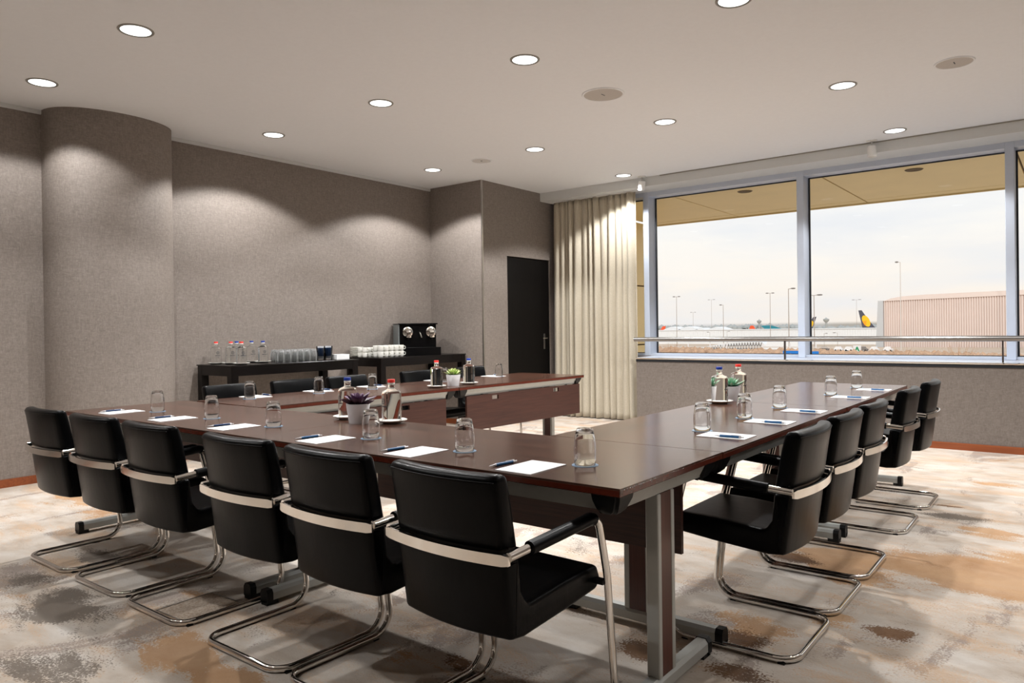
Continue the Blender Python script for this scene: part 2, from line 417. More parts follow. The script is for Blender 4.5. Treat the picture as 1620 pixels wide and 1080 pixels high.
# bulkhead over the windows
struct(bx('ceiling_bulkhead', (XD, XR, YB, YG+.1, HB, H), M['bulkhead']))
struct(bx('trim_6', (-4.1, XR, YB-.012, YB, H-.012, H-.002), M['lamp_ring']))
# baseboards
struct(bx('baseboard_window', (-4.40, XR, YW-.014, YW, 0, .066), M['base_wood']))
struct(bx('baseboard_left', (XB, XB+.014, YN, 2.40, 0, .066), M['base_wood'], rotz=0))
struct(bx('baseboard_left_rear', (XB, XB+.014, 3.46, YR, 0, .066), M['base_wood']))
bm = bmesh.new(); pts = [(x+.012, y) for x, y in arc[1:-1]]
prism(bm, pts, 'z', 0, .066); struct(finish('baseboard_column', bm, M['base_wood'], smooth=30))
struct(bx('baseboard_return', (XB, XD, YR-.014, YR, 0, .066), M['base_wood']))

# door
d = bx('door_1', (XD-.07, XD-.025, DY0+.012, DY1-.012, .006, DZ-.012), M['door'], bev=.002); struct(d)
bm = bmesh.new()
box(bm, XD-.12, XD-.02, DY0, DY0+.012, 0, DZ); box(bm, XD-.12, XD-.02, DY1-.012, DY1, 0, DZ); box(bm, XD-.12, XD-.02, DY0, DY1, DZ-.012, DZ)
finish('door_frame', bm, M['door'], d)
bm = bmesh.new(); box(bm, XD-.025, XD-.017, 8.325, 8.36, .93, 1.145, bev=.003)
hp = finish('handle_plate', bm, M['steel'], d)
bm = bmesh.new(); tube(bm, fillet([(XD-.02, 8.342, 1.082), (XD+.035, 8.342, 1.082), (XD+.035, 8.225, 1.082)], .015, 5), .0095, 10)
finish('door_handle', bm, M['chrome'], d, 40)

# windows
win = empty('window_1', (0, 0, 0)); win['kind'] = 'structure'
MX = [(-4.54, -4.462), (-2.583, -2.506), (-.598, -.520), (1.385, 1.463), (3.32, 3.4)]
for a, b in MX: bx('mullion', (a, b, YF, YG+.05, .842, HB), M['frame'], win, bev=.004)
ed = [-4.9]+[v for p in MX for v in p]
bays = [(-4.9, MX[0][0])]+[(MX[i][1], MX[i+1][0]) for i in range(4)]
for a, b in bays:
    bx('head_rail', (a, b, YF+.004, YG+.05, 2.915, HB), M['frame'], win)
    bx('sill_rail', (a, b, YF+.02, YG+.05, .842, .872), M['frame'], win)
    bm = bmesh.new(); g = .012
    box(bm, a, b, YG-.01, YG+.01, 2.915-g, 2.915); box(bm, a, b, YG-.01, YG+.01, .872, .872+g*.6)
    box(bm, a, a+g*1.4, YG-.01, YG+.01, .872, 2.915); box(bm, b-g*.6, b, YG-.01, YG+.01, .872, 2.915)
    finish('gasket', bm, M['gasket'], win)
    bx('window_pane', (a+.004, b-.004, YG-.003, YG+.003, .876, 2.91), M['pane'], win)

# handrail
hr = thing('handrail', 'round brushed steel handrail on thin posts in front of the windows', 'handrail', (-4.40, 8.10, .83))
bm = bmesh.new(); tube(bm, [(0, 0, .235), (7.8, 0, .235)], .027, 20); finish('rail', bm, M['rail_steel'], hr, 40)
for px in (-2.565, -.59, 1.385, 3.3):
    bm = bmesh.new(); box(bm, px+4.40-.006, px+4.40+.006, -.02, .02, .012, .215, bev=.002); finish('post', bm, M['post_metal'], hr)

# curtain
def curtain():
    bm = bmesh.new(); nx, nz = 560, 36; x0, x1 = -5.84, -4.54
    rnd = random.Random(4); ph = [rnd.random()*6.28 for _ in range(8)]
    folds = []; x = 0
    while x < 1.02:
        w = rnd.uniform(.042, .098); folds.append((x, w, rnd.uniform(.7, 1.6))); x += w
    def off(u, t):
        for (a, w, am) in folds:
            if a <= u < a+w:
                s = (u-a)/w; return -am*.05*math.sin(PI*s)**1.0
        return 0
    grid = []
    for j in range(nz+1):
        t = j/nz; z = .012+t*(HB-.026)
        row = []
        for i in range(nx+1):
            u = i/nx
            f = off(min(max(u+.006*math.sin(t*3+u*17+ph[0]), 0), .999), t)
            fine = .006*math.sin(u*330+ph[1])*max(0, (t-.93)/.07)
            sway = .012*math.sin(t*2.2+u*9+ph[2])*(1-t)
            amp = 1.15-.35*t
            y = 8.46+f*amp+fine+sway
            xx = x0+(x1-x0)*u + .006*math.sin(t*4+u*30)*(1-t)+(u-.5)*.03*(1-t)
            row.append(bm.verts.new((xx, y, z)))
        grid.append(row)
    for j in range(nz):
        for i in range(nx): bm.faces.new([grid[j][i], grid[j][i+1], grid[j+1][i+1], grid[j+1][i]])
    o = finish('curtain', bm, M['curtain'], None, 60)
    s = o.modifiers.new('thick', 'SOLIDIFY'); s.thickness = .003
    tag(o, 'cream floor length pleated curtain hanging between the black door and the windows', 'curtain')
    return o
curtain()
bx_track = bx('curtain_track', (-5.88, -4.50, 8.415, 8.445, HB-.012, HB-.0005), M['white_metal']); tag(bx_track, 'white curtain track fixed above the cream curtain', 'curtain track')

# floor box
fb = thing('floor_box', 'square carpeted floor socket lid with metal corners between the front chair legs', 'floor box', (-3.10, 1.69, 0), math.radians(2))
bx('lid', (-.118, .118, -.128, .128, .0005, .003), M['carpet_insert'], fb)
for (a, b, c, d) in ((-.125, .125, -.135, -.129), (-.125, .125, .129, .135), (-.125, -.119, -.129, .129), (.119, .125, -.129, .129)):
    bx('lid_frame', (a, b, c, d, 0, .004), M['steel'], fb)
bx('corner_plate', (.085, .119, -.129, -.112, .003, .0045), M['steel'], fb)

# ---------------------------------------------------------------- ceiling fittings
def downlight():
    t = thing('downlight', 'x', 'ceiling light', (0, 0, H), 0, 'recessed round downlights in the ceiling')
    bm = bmesh.new(); lathe(bm, [(.088, -.001), (.088, -.005), (.101, -.006), (.104, -.003), (.104, 0), (.088, 0)], 32)
    for f in list(bm.faces): pass
    finish('trim_ring', bm, M['lamp_ring'], t, 40)
    bm = bmesh.new(); lathe(bm, [(0, -.003), (.086, -.003), (.0885, -.001), (0, -.001)], 32); finish('diffuser', bm, M['lamp'], t, 40)
    bm = bmesh.new(); lathe(bm, [(.0885, -.0012), (.0885, -.0052), (.0925, -.0062), (.0925, -.0012)], 32); finish('shadow_gap', bm, M['black_plastic'], t)
    return t
DL = downlight()
def spot(parent):
    ld = spot.data
    o = bpy.data.objects.new('bulb', ld); COL.objects.link(o); o.parent = parent; o.location = (0, 0, -.03)
ld = bpy.data.lights.new('downlight_bulb', 'SPOT'); ld.energy = LAMP_W; ld.color = LAMP_COL; ld.spot_size = math.radians(131); ld.spot_blend = .22; ld.shadow_soft_size = .045
spot.data = ld
spots = [
 (-6.06, 2.15, 'downlight over the rounded wall column, closest to the left edge of the ceiling'),
 (-4.59, 2.15, 'largest looking downlight, second out from the rounded column'),
 (-6.04, 4.10, 'downlight close to the left wall above the bottles on the sideboard'),
 (-4.54, 4.10, 'downlight above the inner half of the table row in front of the sideboard'),
 (-3.05, 4.09, 'downlight in the middle of the ceiling nearest the large round speaker'),
 (-1.57, 4.12, 'downlight cut off by the top edge of the picture'),
 (-5.98, 6.19, 'downlight by the wall corner above the coffee machine'),
 (-4.50, 6.19, 'downlight out from the small pale ceiling speaker near the door'),
 (-3.00, 6.15, 'downlight between the large speaker and the left window pane'),
 (-1.475, 6.14, 'downlight to the left of the grey oval speaker at the ceiling edge'),
 (-4.455, 7.97, 'smallest looking downlight right above the curtain'),
 (-1.43, 7.90, 'downlight closest to the window bulkhead above the right hand window')]
hidden = [(-3.05, 2.12), (.0, 4.1), (1.5, 4.1), (0.02, 6.1), (1.5, 6.1), (1.6, 7.9), (-6.06, .1), (-4.55, .1), (-3.0, .1)]
for i, (x, y, lb) in enumerate(spots):
    o = DL if i == 0 else dup(DL, (x, y, H))
    o.location = (x, y, H); o['label'] = lb; spot(o)
for x, y in hidden:
    o = dup(DL, (x, y, H), label='round downlight outside the picture, over the camera side of the room')
    for c in [c for c in o.children if c.type == 'LIGHT']: bpy.data.objects.remove(c)
    spot(o)

def speaker(x, y, r, label, logo=True, m='speaker'):
    t = thing('ceiling_speaker', label, 'speaker', (x, y, H))
    bm = bmesh.new(); lathe(bm, [(r*.90, 0), (r*.90, -.006), (r*.97, -.008), (r, -.004), (r, 0)], 40); finish('rim', bm, M['ceiling'], t, 40)
    bm = bmesh.new(); lathe(bm, [(0, -.004), (r*.9, -.004), (r*.9, 0), (0, 0)], 40); finish('grille', bm, M[m], t, 40)
    if logo:
        bm = bmesh.new()
        for k in range(5): box(bm, -.026+k*.0108, -.0185+k*.0108, -.0035, .0035, -.0052, -.0038, mat=Matrix.Rotation(math.radians(88), 4, 'Z'))
        finish('logo', bm, M['ink'], t)
    else:
        bm = bmesh.new(); lathe(bm, [(0, -.0055), (.012, -.0055), (.012, -.0035), (0, -.0035)], 16); finish('logo', bm, M['ink'], t)
speaker(-3.025, 5.10, .172, 'large round grey ceiling speaker with a small dark logo bar')
speaker(-.72, 6.13, .13, 'oval looking grey ceiling speaker near the upper right picture edge')
speaker(-5.25, 6.21, .115, 'small pale round ceiling speaker beyond the downlight by the corner', False, 'speaker_pale')

def spotlight(name, loc, aim, label):
    t = thing(name, label, 'spotlight', loc)
    bm = bmesh.new(); box(bm, -.05, .05, -.018, .018, -.012, 0, bev=.003); finish('mount', bm, M['white_metal'], t)
    bm = bmesh.new(); tube(bm, [(0, 0, -.01), (0, 0, -.07)], .007, 8); finish('stem', bm, M['steel'], t, 40)
    q = Vector(aim).to_track_quat('-Z', 'Y').to_matrix().to_4x4(); m = Matrix.Translation((0, 0, -.115)) @ q
    bm = bmesh.new(); lathe(bm, [(0, .055), (.036, .055), (.042, .048), (.042, -.055), (.037, -.055), (.037, -.03), (0, -.03)], 24)
    for v in bm.verts: v.co = m @ v.co
    finish('shade', bm, M['white_metal'], t, 40)
spotlight('spotlight', (-1.69, 8.16, H), (.05, -.1, -1), 'white cylinder spotlight hanging before the bulkhead over the right window')
spotlight('spotlight', (-4.31, 8.17, H), (-.25, .25, -1), 'white cylinder spotlight hanging beside the top of the curtain')

# ---------------------------------------------------------------- conference tables
TZ = .75
def table(label, loc, rotz, L, W=.776, panel_side=1, panel=(.09, .09), holes=(.25, .75), panel_y=None, mat='top_x', end_inset=.065):
    """local x along the table length, origin at the corner x=0,y=0 on the floor"""
    t = thing('conference_table', label, 'table', loc, rotz, 'conference tables in the U shape')
    bm = bmesh.new(); box(bm, .0004, L-.0004, .0004, W-.0004, TZ-.024, TZ)
    top = finish('tabletop', bm, M[mat], t)
    bm = bmesh.new()  # lipping
    e = 0
    for (a, b, c, d) in ((-e, L+e, -e, .012), (-e, L+e, W-.012, W+e), (-e, .012, .012, W-.012), (L-.012, L+e, .012, W-.012)):
        box(bm, a, b, c, d, TZ-.0265, TZ-.004, bev=.003)
    finish('edge_band', bm, M['edge'], t)
    z1, z0 = TZ-.0265, .668; c = .105
    prof = [(.018, z1), (.05, z1), (.062, z0), (.048, z0)]
    for s in (0, 1):
        bm = bmesh.new(); prism(bm, [((W-p) if s else p, z) for p, z in prof], 'x', c, L-c); finish('side_rail', bm, M['silver'], t)
        bm = bmesh.new(); prism(bm, [((L-p) if s else p, z) for p, z in prof], 'y', c, W-c); finish('end_rail', bm, M['silver'], t)
    for sx in (0, 1):
        for sy in (0, 1):
            bm = bmesh.new(); rings = []
            for k, (z, i, q) in enumerate(((z1, .014, .118), (z1-.02, .018, .116), (z0, .036, .108), (z0-.012, .05, .098))):
                ring = []
                for (a, b) in ((i, i), (q, i), (q, .062), (.062, q), (i, q)):
                    ring.append(((L-a) if sx else a, (W-b) if sy else b, z))
                rings.append(ring)
            loft(bm, rings); bmesh.ops.bevel(bm, geom=[e for e in bm.edges if abs(e.verts[0].co.z-e.verts[1].co.z) > .005], offset=.01, segments=2, affect='EDGES')
            finish('corner_bracket', bm, M['black_plastic'], t, 35)
    for xe in (end_inset, L-end_inset):
        bm = bmesh.new(); box(bm, xe-.02, xe+.02, .06, W-.06, z0-.0, z1-.012, bev=.003); finish('cross_beam', bm, M['silver'], t)
        bm = bmesh.new(); yc = W/2; hw = .061; th = .023
        box(bm, xe-th, xe+th, yc-hw, yc-hw+.025, .062, z0, bev=.003); box(bm, xe-th, xe+th, yc+hw-.025, yc+hw, .062, z0, bev=.003)
        leg = finish('leg', bm, M['silver'], t)
        bm = bmesh.new(); box(bm, xe-th+.002, xe+th-.002, yc-hw+.024, yc+hw-.024, .064, z0); finish('wood_inlay', bm, M['inlay'], leg)
        bm = bmesh.new()
        prism(bm, [(xe-.026, .02), (xe+.026, .02), (xe+.026, .052), (xe+.016, .066), (xe-.016, .066), (xe-.026, .052)], 'y', .055, W-.055)
        foot = finish('foot', bm, M['silver'], t)
        for s in (0, 1):
            bm = bmesh.new(); y0 = .028 if s == 0 else W-.058
            prism(bm, [(xe-.028, .012), (xe+.028, .012), (xe+.028, .054), (xe+.018, .069), (xe-.018, .069), (xe-.028, .054)], 'y', y0, y0+.03)
            box(bm, xe-.022, xe+.022, y0 if s else y0+.0, y0+.03 if s else y0+.06, .0, .02)
            if s: box(bm, xe-.022, xe+.022, y0-.03, y0+.03, .0, .02)
            finish('foot_cap', bm, M['black_plastic'], foot)
    if panel_side is not None:
        py = (W-.075 if panel_side else .055) if panel_y is None else panel_y
        bm = bmesh.new(); a, b = panel[0], L-panel[1]
        hs = [(a+(b-a)*h-.042, a+(b-a)*h+.042, .615, .65) for h in holes]
        plate(bm, a, b, .375, .665, py, py+.018, hs)
        finish('modesty_panel', bm, M['panel'], t)
        bm = bmesh.new()
        for xx in (a+.2, b-.2): box(bm, xx-.015, xx+.015, py-.012 if panel_side else py+.018, py if panel_side else py+.03, .62, .70)
        finish('panel_bracket', bm, M['black_plastic'], t)
    return t
YT = 1.846; YT2 = 2.602; XA = -1.056; XM = -2.955; XC = -4.93
table('dark brown conference table at the front right, nearest the camera', (XM+.001, YT, 0), 0, XA-XM-.001, YT2-YT, 1, (.12, .12), (.22, .78), YT2-YT-.10)
table('dark brown conference table at the front left, next to the rounded column', (XC, YT, 0), 0, XM-XC-.0015, YT2-YT, 1, (.12, .12), (.22, .78), YT2-YT-.10)
# right column: local x -> world +y, so width goes to -x
table('dark brown table by the right hand chairs, joined to the front table', (XA+.003, YT2+.004, 0), PI/2, 1.787, .775, None)
table('dark brown table farthest along the right hand row, closest to the windows', (XA+.005, YT2+1.795, 0), PI/2, 1.775, .775, None)
a = math.radians(-2.0)
def lcol(y): return (-4.045+(y-2.61)*.0349, y, 0)
table('dark brown table with wood front panel before the sideboard, joined to the front table', lcol(2.615), PI/2+a, 1.775, .80, 0, (.12, .12), (.18, .72), .028)
table('dark brown table with wood front panel reaching towards the black door', lcol(4.395), PI/2+a, 1.775, .80, 0, (.115, .04), (.22, .76), .028)

# ---------------------------------------------------------------- chairs
def rnd_profile(poly, r, n=4):
    return [(p.x, p.y) for p in fillet([(a, b, 0) for a, b in poly], r, n, True)]
def cushion(poly, r, hw, bulge, fade, edge=.013, top_round=0):
    """loft a rounded side profile (v, z) across the width, back bulging rearwards in plan"""
    prof = rnd_profile(poly, r)
    cx = sum(p[0] for p in prof)/len(prof); cz = sum(p[1] for p in prof)/len(prof)
    bm = bmesh.new(); rings = []
    st = [(-1, edge*.9), (-.992, edge*.45), (-.97, edge*.12), (-.93, 0)]+[(k/6, 0) for k in range(-5, 6)]+[(.93, 0), (.97, edge*.12), (.992, edge*.45), (1, edge*.9)]
    # inward offset using vertex normals of the profile
    n = len(prof); nor = []
    area = sum(prof[i][0]*prof[(i+1) % n][1]-prof[(i+1) % n][0]*prof[i][1] for i in range(n))
    sg = 1 if area > 0 else -1
    for i in range(n):
        a, b = Vector(prof[i-1]), Vector(prof[(i+1) % n]); t = (b-a).normalized(); nor.append(Vector((-t.y, t.x))*sg)
    for s, ins in st:
        u = s*hw; ring = []
        for (v, z), q in zip(prof, nor):
            vv, zz = v+q.x*ins, z+q.y*ins
            w = 1 if vv < .13 else max(0, 1-(vv-.13)/.16)
            vv += -bulge*(1-s*s)*w
            if top_round and zz > top_round: zz -= (zz-top_round)*(abs(s)**6)*.35
            ring.append((u, vv, zz))
        rings.append(ring)
    loft(bm, rings); return bm
def make_chair():
    t = thing('cantilever_chair', 'x', 'chair', (0, 0, 0), 0, 'black leather cantilever chairs around the tables')
    finish('backrest', cushion([(.010, .628), (-.010, .76), (-.022, .828), (.034, .832), (.050, .77), (.078, .618), (.05, .612), (.02, .614)], [.008, 0, .02, .024, 0, .02, 0, .006], .210, .028, 0, .02), M['leather'], t, 50)
    finish('seat', cushion([(.012, .596), (.024, .50), (.042, .378), (.10, .372), (.30, .388), (.455, .405), (.472, .44), (.455, .482), (.30, .478), (.115, .462), (.088, .50), (.078, .600), (.05, .604)],
           [.008, 0, .014, 0, 0, .02, 0, .025, 0, .03, 0, .012, 0], .213, .028, 0, .018), M['leather'], t, 50)
    # piping seam on the backrest
    bm = bmesh.new()
    pts = []
    for k in range(-9, 10):
        s = k/9*.985; pts.append((s*.210, -.0195+(-.028*(1-s*s)), .812))
    tube(bm, pts, .0013, 6); finish('seam', bm, M['leather'], t, 60)
    # chrome band behind the back
    bm = bmesh.new(); rings = []
    for k in range(-12, 13):
        s = k/12; u = s*.243; v = -.004-.032*(1-s*s)
        h = .0155 if abs(s) < .97 else .012
        rings.append([(u, v-.004, .610-h), (u, v+.004, .610-h), (u, v+.004, .610+h), (u, v-.004, .610+h)])
    loft(bm, rings); finish('back_band', bm, M['band'], t, 40)
    # one continuous chrome tube
    w = .248; wb = .238; rr = .0118
    half = [(-wb, .0, .618), (-w, .405, .648), (-w, .452, .46), (-w, .497, rr+.001), (-w, .0, rr+.001)]
    other = [(-x, y, z) for x, y, z in reversed(half)]
    path = fillet(half+other, [0, .05, .3, .085, .075, .075, .085, .3, .05, 0], 8)
    bm = bmesh.new(); tube(bm, path, rr*1.15, 12, r2=rr*.95); finish('frame', bm, M['chrome'], t, 60)
    for s in (-1, 1):
        bm = bmesh.new(); tube(bm, fillet([(s*(wb+(w-wb)*.21), .085, .6245), (s*w, .372, .6465), (s*w, .41, .62)], [0, .04, 0], 6)[:-2], .0195, 14); finish('armrest', bm, M['leather'], t, 40)
    for s in (-1, 1):
        bx('seat_bracket', (min(s*.205, s*.245), max(s*.205, s*.245), .432, .456, .428, .442), M['black_plastic'], t)
        for v in (.03, .40): bx('glide', (s*w-.009, s*w+.009, v, v+.025, 0, .004), M['black_plastic'], t)
    return t
C0 = make_chair()
near = [(-4.33, 1.515, 0, 'black leather cantilever chair at the far left end of the front row, by the column'),
        (-3.745, 1.515, 1, 'black leather cantilever chair, second from the left in the front row'),
        (-3.19, 1.515, 0, 'black leather cantilever chair, third from the left in the front row'),
        (-2.50, 1.51, 0, 'black leather cantilever chair in the front row right of the table joint'),
        (-1.965, 1.505, -1, 'black leather cantilever chair in the front row, next to the nearest one'),
        (-1.425, 1.50, -2, 'nearest black leather cantilever chair, at the front table corner')]
right = [(-.822, 2.90, 'black leather cantilever chair with creased seat, first in the right hand row'),
         (-.822, 3.435, 'black leather cantilever chair, second in the right hand row'),
         (-.822, 3.97, 'black leather cantilever chair, middle one of the right hand row'),
         (-.822, 4.915, 'black leather cantilever chair, fourth in the right hand row after a gap'),
         (-.81, 5.62, 'black leather cantilever chair at the window end of the right hand row')]
left = [(-5.07, 3.02, 'black chair back showing over the left table, below the sideboard end with bottles'),
        (-5.07, 3.585, 'black chair back over the left table, behind the glass with the pen'),
        (-5.07, 4.127, 'black chair back over the left table, behind the blue capped bottle'),
        (-5.06, 4.97, 'black chair back over the left table, beside the green succulent'),
        (-5.06, 5.74, 'black chair back over the left table, nearest the black door')]
first = True
def place(loc, rz, label):
    global first
    if first: C0.location = loc; C0.rotation_euler = (0, 0, rz); C0['label'] = label; first = False
    else: dup(C0, loc, rz, label)
for x, y, r, lb in near: place((x, y, 0), math.radians(r), lb)
for x, y, lb in right: place((x, y, 0), PI/2, lb)
for x, y, lb in left: place((x, y, 0), -PI/2, lb)

# ---------------------------------------------------------------- notepads, pens, glasses
def notepad_mesh():
    bm = bmesh.new(); box(bm, -.0725, .0725, -.1035, .1035, 0, .003); return bm
def pen_things(mat, label, loc, rz):
    t = thing('pen', label, 'pen', loc, rz, 'ballpoint pens on the tables')
    r = .0052
    def L(name, prof, m):
        bm = bmesh.new(); lathe(bm, prof, 12)
        for v in bm.verts: v.co = Vector((v.co.x, v.co.z, v.co.y+r))
        finish(name, bm, m, t, 40)
    L('barrel', [(0, -.036), (r, -.036), (r*1.05, .0), (r, .046), (0, .046)], M[mat])
    L('tip', [(0, -.0675), (.0009, -.0675), (.0016, -.062), (.0042, -.04), (r*.98, -.0355), (0, -.0355)], M['pen_silver'])
    L('push_button', [(0, .0455), (r*.98, .0455), (r*.9, .054), (.0028, .056), (.0026, .066), (0, .067)], M['pen_silver'])
    bm = bmesh.new(); box(bm, -.0012, .0012, .012, .054, r*2, r*2+.0016); finish('clip', bm, M['pen_silver'], t)
    return t
def tumbler():
    t = thing('water_glass', 'x', 'glass', (0, 0, 0), 0, 'upturned water glasses on the tables')
    pr = [(0, .1245), (.024, .1245), (.0285, .121), (.0315, .108), (.0365, .078), (.0385, .052), (.0378, .028), (.0355, .002), (.0348, .0005), (.0340, .002), (.0362, .028), (.0369, .052), (.0349, .078), (.0300, .104), (.0262, .112), (.012, .1135), (0, .1138)]
    bm = bmesh.new(); lathe(bm, list(reversed(pr)), 32); finish('glass_body', bm, M['glass'], t, 60)
    return t
G0 = tumbler(); CO0 = None
bm = bmesh.new(); lathe(bm, [(0, 0), (.045, 0), (.0455, .0008), (.045, .0015), (0, .0015)], 32)
CO0 = finish('coaster', bm, M['coaster'], None, 40); tag(CO0, 'x', 'coaster', 'pale blue round coasters under the glasses')
PAD0 = finish('notepad', notepad_mesh(), M['paper']); tag(PAD0, 'x', 'notepad', 'white notepads on the tables')
firsts = {'g': True, 'p': True}
def put(kind, src, loc, rz, label):
    if firsts.get(kind, True): firsts[kind] = False; src.location = loc; src.rotation_euler = (0, 0, rz); src['label'] = label; return src
    return dup(src, loc, rz, label)
ordn = ['first', 'second', 'third', 'fourth', 'fifth', 'sixth']
pads_near = [(-4.535, 2.005, 0), (-3.917, 2.0, -1), (-3.302, 1.993, 0), (-2.572, 1.982, -1), (-2.013, 1.972, 0), (-1.463, 1.966, 0)]
gl_near = [(-4.378, 2.142), (-3.755, 2.133), (-3.162, 2.120), (-2.438, 2.117), (-1.873, 2.092), (-1.338, 2.105)]
placew = ['at the far left front seat', 'at the second front seat from the left', 'at the third front seat from the left', 'just right of the front table joint', 'at the last front seat but one', 'at the front seat nearest the camera']
for i, ((x, y, r), (gx, gy)) in enumerate(zip(pads_near, gl_near)):
    w = placew[i]
    p = put('p', PAD0, (x, y, TZ), math.radians(r), 'white notepad on the front table '+w)
    pen_things('pen_blue' if i > 2 else 'pen_navy', 'blue pen beside the notepad '+w, (x-.10-.002*i, y-.012, TZ), math.radians(-9 if i < 3 else -6))
    put('c', CO0, (gx, gy, TZ), 0, 'pale blue coaster under the upturned glass '+w)
    put('g', G0, (gx, gy, TZ+.0015), .4*i, 'clear upturned glass on the front table '+w)
pads_right = [(-1.196, 2.992, 90), (-1.196, 3.536, 90), (-1.192, 4.072, 90), (-1.174, 4.99, 91), (-1.172, 5.64, 91)]
gl_right = [(-1.345, 3.09), (-1.352, 3.625), (-1.358, 4.185), (-1.325, 5.12), (-1.315, 5.775)]
rw = ['first seat of the right hand row', 'second seat of the right hand row', 'middle seat of the right hand row', 'fourth seat of the right hand row', 'window end seat of the right hand row']
for i, ((x, y, r), (gx, gy)) in enumerate(zip(pads_right, gl_right)):
    put('p', PAD0, (x, y, TZ), math.radians(r), 'white notepad at the '+rw[i])
    pen_things('pen_blue', 'blue pen on the notepad at the '+rw[i], (x+.03, y-.052, TZ+.003), math.radians(-90-2*i % 5))
    put('c', CO0, (gx, gy, TZ), 0, 'pale blue coaster at the '+rw[i])
    put('g', G0, (gx, gy, TZ+.0015), .7*i, 'clear upturned glass at the '+rw[i])
pads_left = [(-4.735, 3.03, 88), (-4.72, 3.57, 88), (-4.69, 4.085, 88), (-4.70, 4.88, 88), (-4.62, 5.60, 88)]
gl_left = [(-4.627, 2.914), (-4.555, 3.45), (-4.50, 3.93), (-4.57, 4.84), (-4.55, 5.606)]
lw = ['nearest the front table joint', 'behind the blue capped bottle', 'behind the purple succulent', 'hidden behind the bottles and green succulent', 'closest to the black door']
for i, ((x, y, r), (gx, gy)) in enumerate(zip(pads_left, gl_left)):
    put('p', PAD0, (x, y, TZ), math.radians(r), 'white notepad on the left table row, '+lw[i])
    pen_things('pen_navy', 'navy pen on the left table row, '+lw[i], (x-.035, y+.115, TZ), math.radians(88))
    put('c', CO0, (gx, gy, TZ), 0, 'pale blue coaster on the left table row, '+lw[i])
    put('g', G0, (gx, gy, TZ+.0015), .9*i, 'clear upturned glass on the left table row, '+lw[i])

# ---------------------------------------------------------------- bottles, saucers, plants
def wrap(bm, R, a0, pts, z, th=.0004):
    vs = [bm.verts.new(((R+th)*math.cos(a0+u/R), (R+th)*math.sin(a0+u/R), z+w)) for u, w in pts]
    return vs
def marks(parent, R):
    bm = bmesh.new(); n = 20
    for k in range(n):
        a, b = 2*PI*k/n, 2*PI*(k+1)/n
        v = wrap(bm, R, 0, [(.0145*math.cos(a), .0145*math.sin(a)), (.0145*math.cos(b), .0145*math.sin(b)), (.0108*math.cos(b), .0108*math.sin(b)), (.0108*math.cos(a), .0108*math.sin(a))], .105)
        bm.faces.new(v)
    for (u0, w0, u1, w1, q) in ((-.005, -.007, -.003, .008, .0012), (.003, -.008, .005, .007, .0012), (-.004, .001, .004, -.001, .0014)):
        d = Vector((u1-u0, w1-w0)).normalized(); p = Vector((-d.y, d.x))*q
        bm.faces.new(wrap(bm, R, 0, [(u0+p.x, w0+p.y), (u1+p.x, w1+p.y), (u1-p.x, w1-p.y), (u0-p.x, w0-p.y)], .105))
    finish('emblem', bm, M['ink'], parent)
    bm = bmesh.new(); rnd = random.Random(2); u = -.024
    while u < .022:
        w = rnd.uniform(.0018, .0034)
        bm.faces.new(wrap(bm, R, 0, [(u, -.0036), (u+w, -.0036), (u+w, .0036), (u, .0036)], .079)); u += w+.0008
    for z, a, b in ((.066, -.016, .014), (.058, -.012, .012), (.050, -.022, -.014)):
        bm.faces.new(wrap(bm, R, 0, [(a, -.0006), (b, -.0006), (b, .0006), (a, .0006)], z))
    finish('printed_line', bm, M['ink'], parent)
def bottle(cap):
    t = thing('water_bottle', 'x', 'bottle', (0, 0, 0), 0, 'water bottles')
    R = .0495
    bm = bmesh.new(); lathe(bm, [(0, .004), (.030, .003), (.044, 0), (.0480, .003), (R, .008), (R, .143), (.0485, .150), (.043, .155), (.030, .160), (.020, .164), (.0170, .169), (.0165, .196), (0, .196)], 40)
    finish('bottle_body', bm, M['water'], t, 40)
    bm = bmesh.new(); lathe(bm, [(0, .1965), (.0175, .1965), (.0185, .1975), (.0185, .211), (.0175, .2125), (0, .2125)], 24); finish('cap', bm, M[cap], t, 40)
    bm = bmesh.new(); lathe(bm, [(.0168, .187), (.0182, .188), (.0182, .196), (.0168, .1964)], 24); finish('neck_ring', bm, M['china'], t, 40)
    marks(t, R)
    return t
BB = bottle('cap_blue'); BR = bottle('cap_red')
bm = bmesh.new(); lathe(bm, [(0, .004), (.022, .004), (.026, 0), (.044, 0), (.047, .004), (.066, .0095), (.0775, .0155), (.078, .018), (.0765, .0185), (.064, .0125), (.045, .0075), (.030, .0065), (0, .0065)], 40)
SA0 = finish('saucer', bm, M['china'], None, 40); tag(SA0, 'x', 'saucer', 'white china saucers')
def camang(x, y, off): return math.atan2(-y, -x)+off
def saucer_bottle(x, y, src, kind, label, slabel, off, z=TZ, ds=(0, 0), grp='water bottles on the tables'):
    put('s', SA0, (x, y, z), 0, slabel)
    o = put(kind, src, (x+ds[0], y+ds[1], z+.0079), camang(x, y, off), label); o['group'] = grp
saucer_bottle(-3.09, 2.525, BB, 'bb', 'clear water bottle with blue cap beside the purple succulent', 'white saucer under the blue capped bottle on the front table', -1.0)
saucer_bottle(-2.755, 2.53, BR, 'br', 'clear water bottle with red cap beside the purple succulent', 'white saucer under the red capped bottle on the front table', -1.0)
saucer_bottle(-4.13, 4.285, BR, 'br', 'clear water bottle with red cap beside the green succulent', 'white saucer under the red capped bottle on the left table row', 2.5)
saucer_bottle(-4.13, 4.68, BB, 'bb', 'clear water bottle with blue cap beside the green succulent', 'white saucer under the blue capped bottle on the left table row', 2.5)
saucer_bottle(-1.735, 4.245, BB, 'bb', 'clear water bottle with blue cap before the blue green succulent on the right hand table', 'white saucer under the blue capped bottle on the right hand table', 1.1)
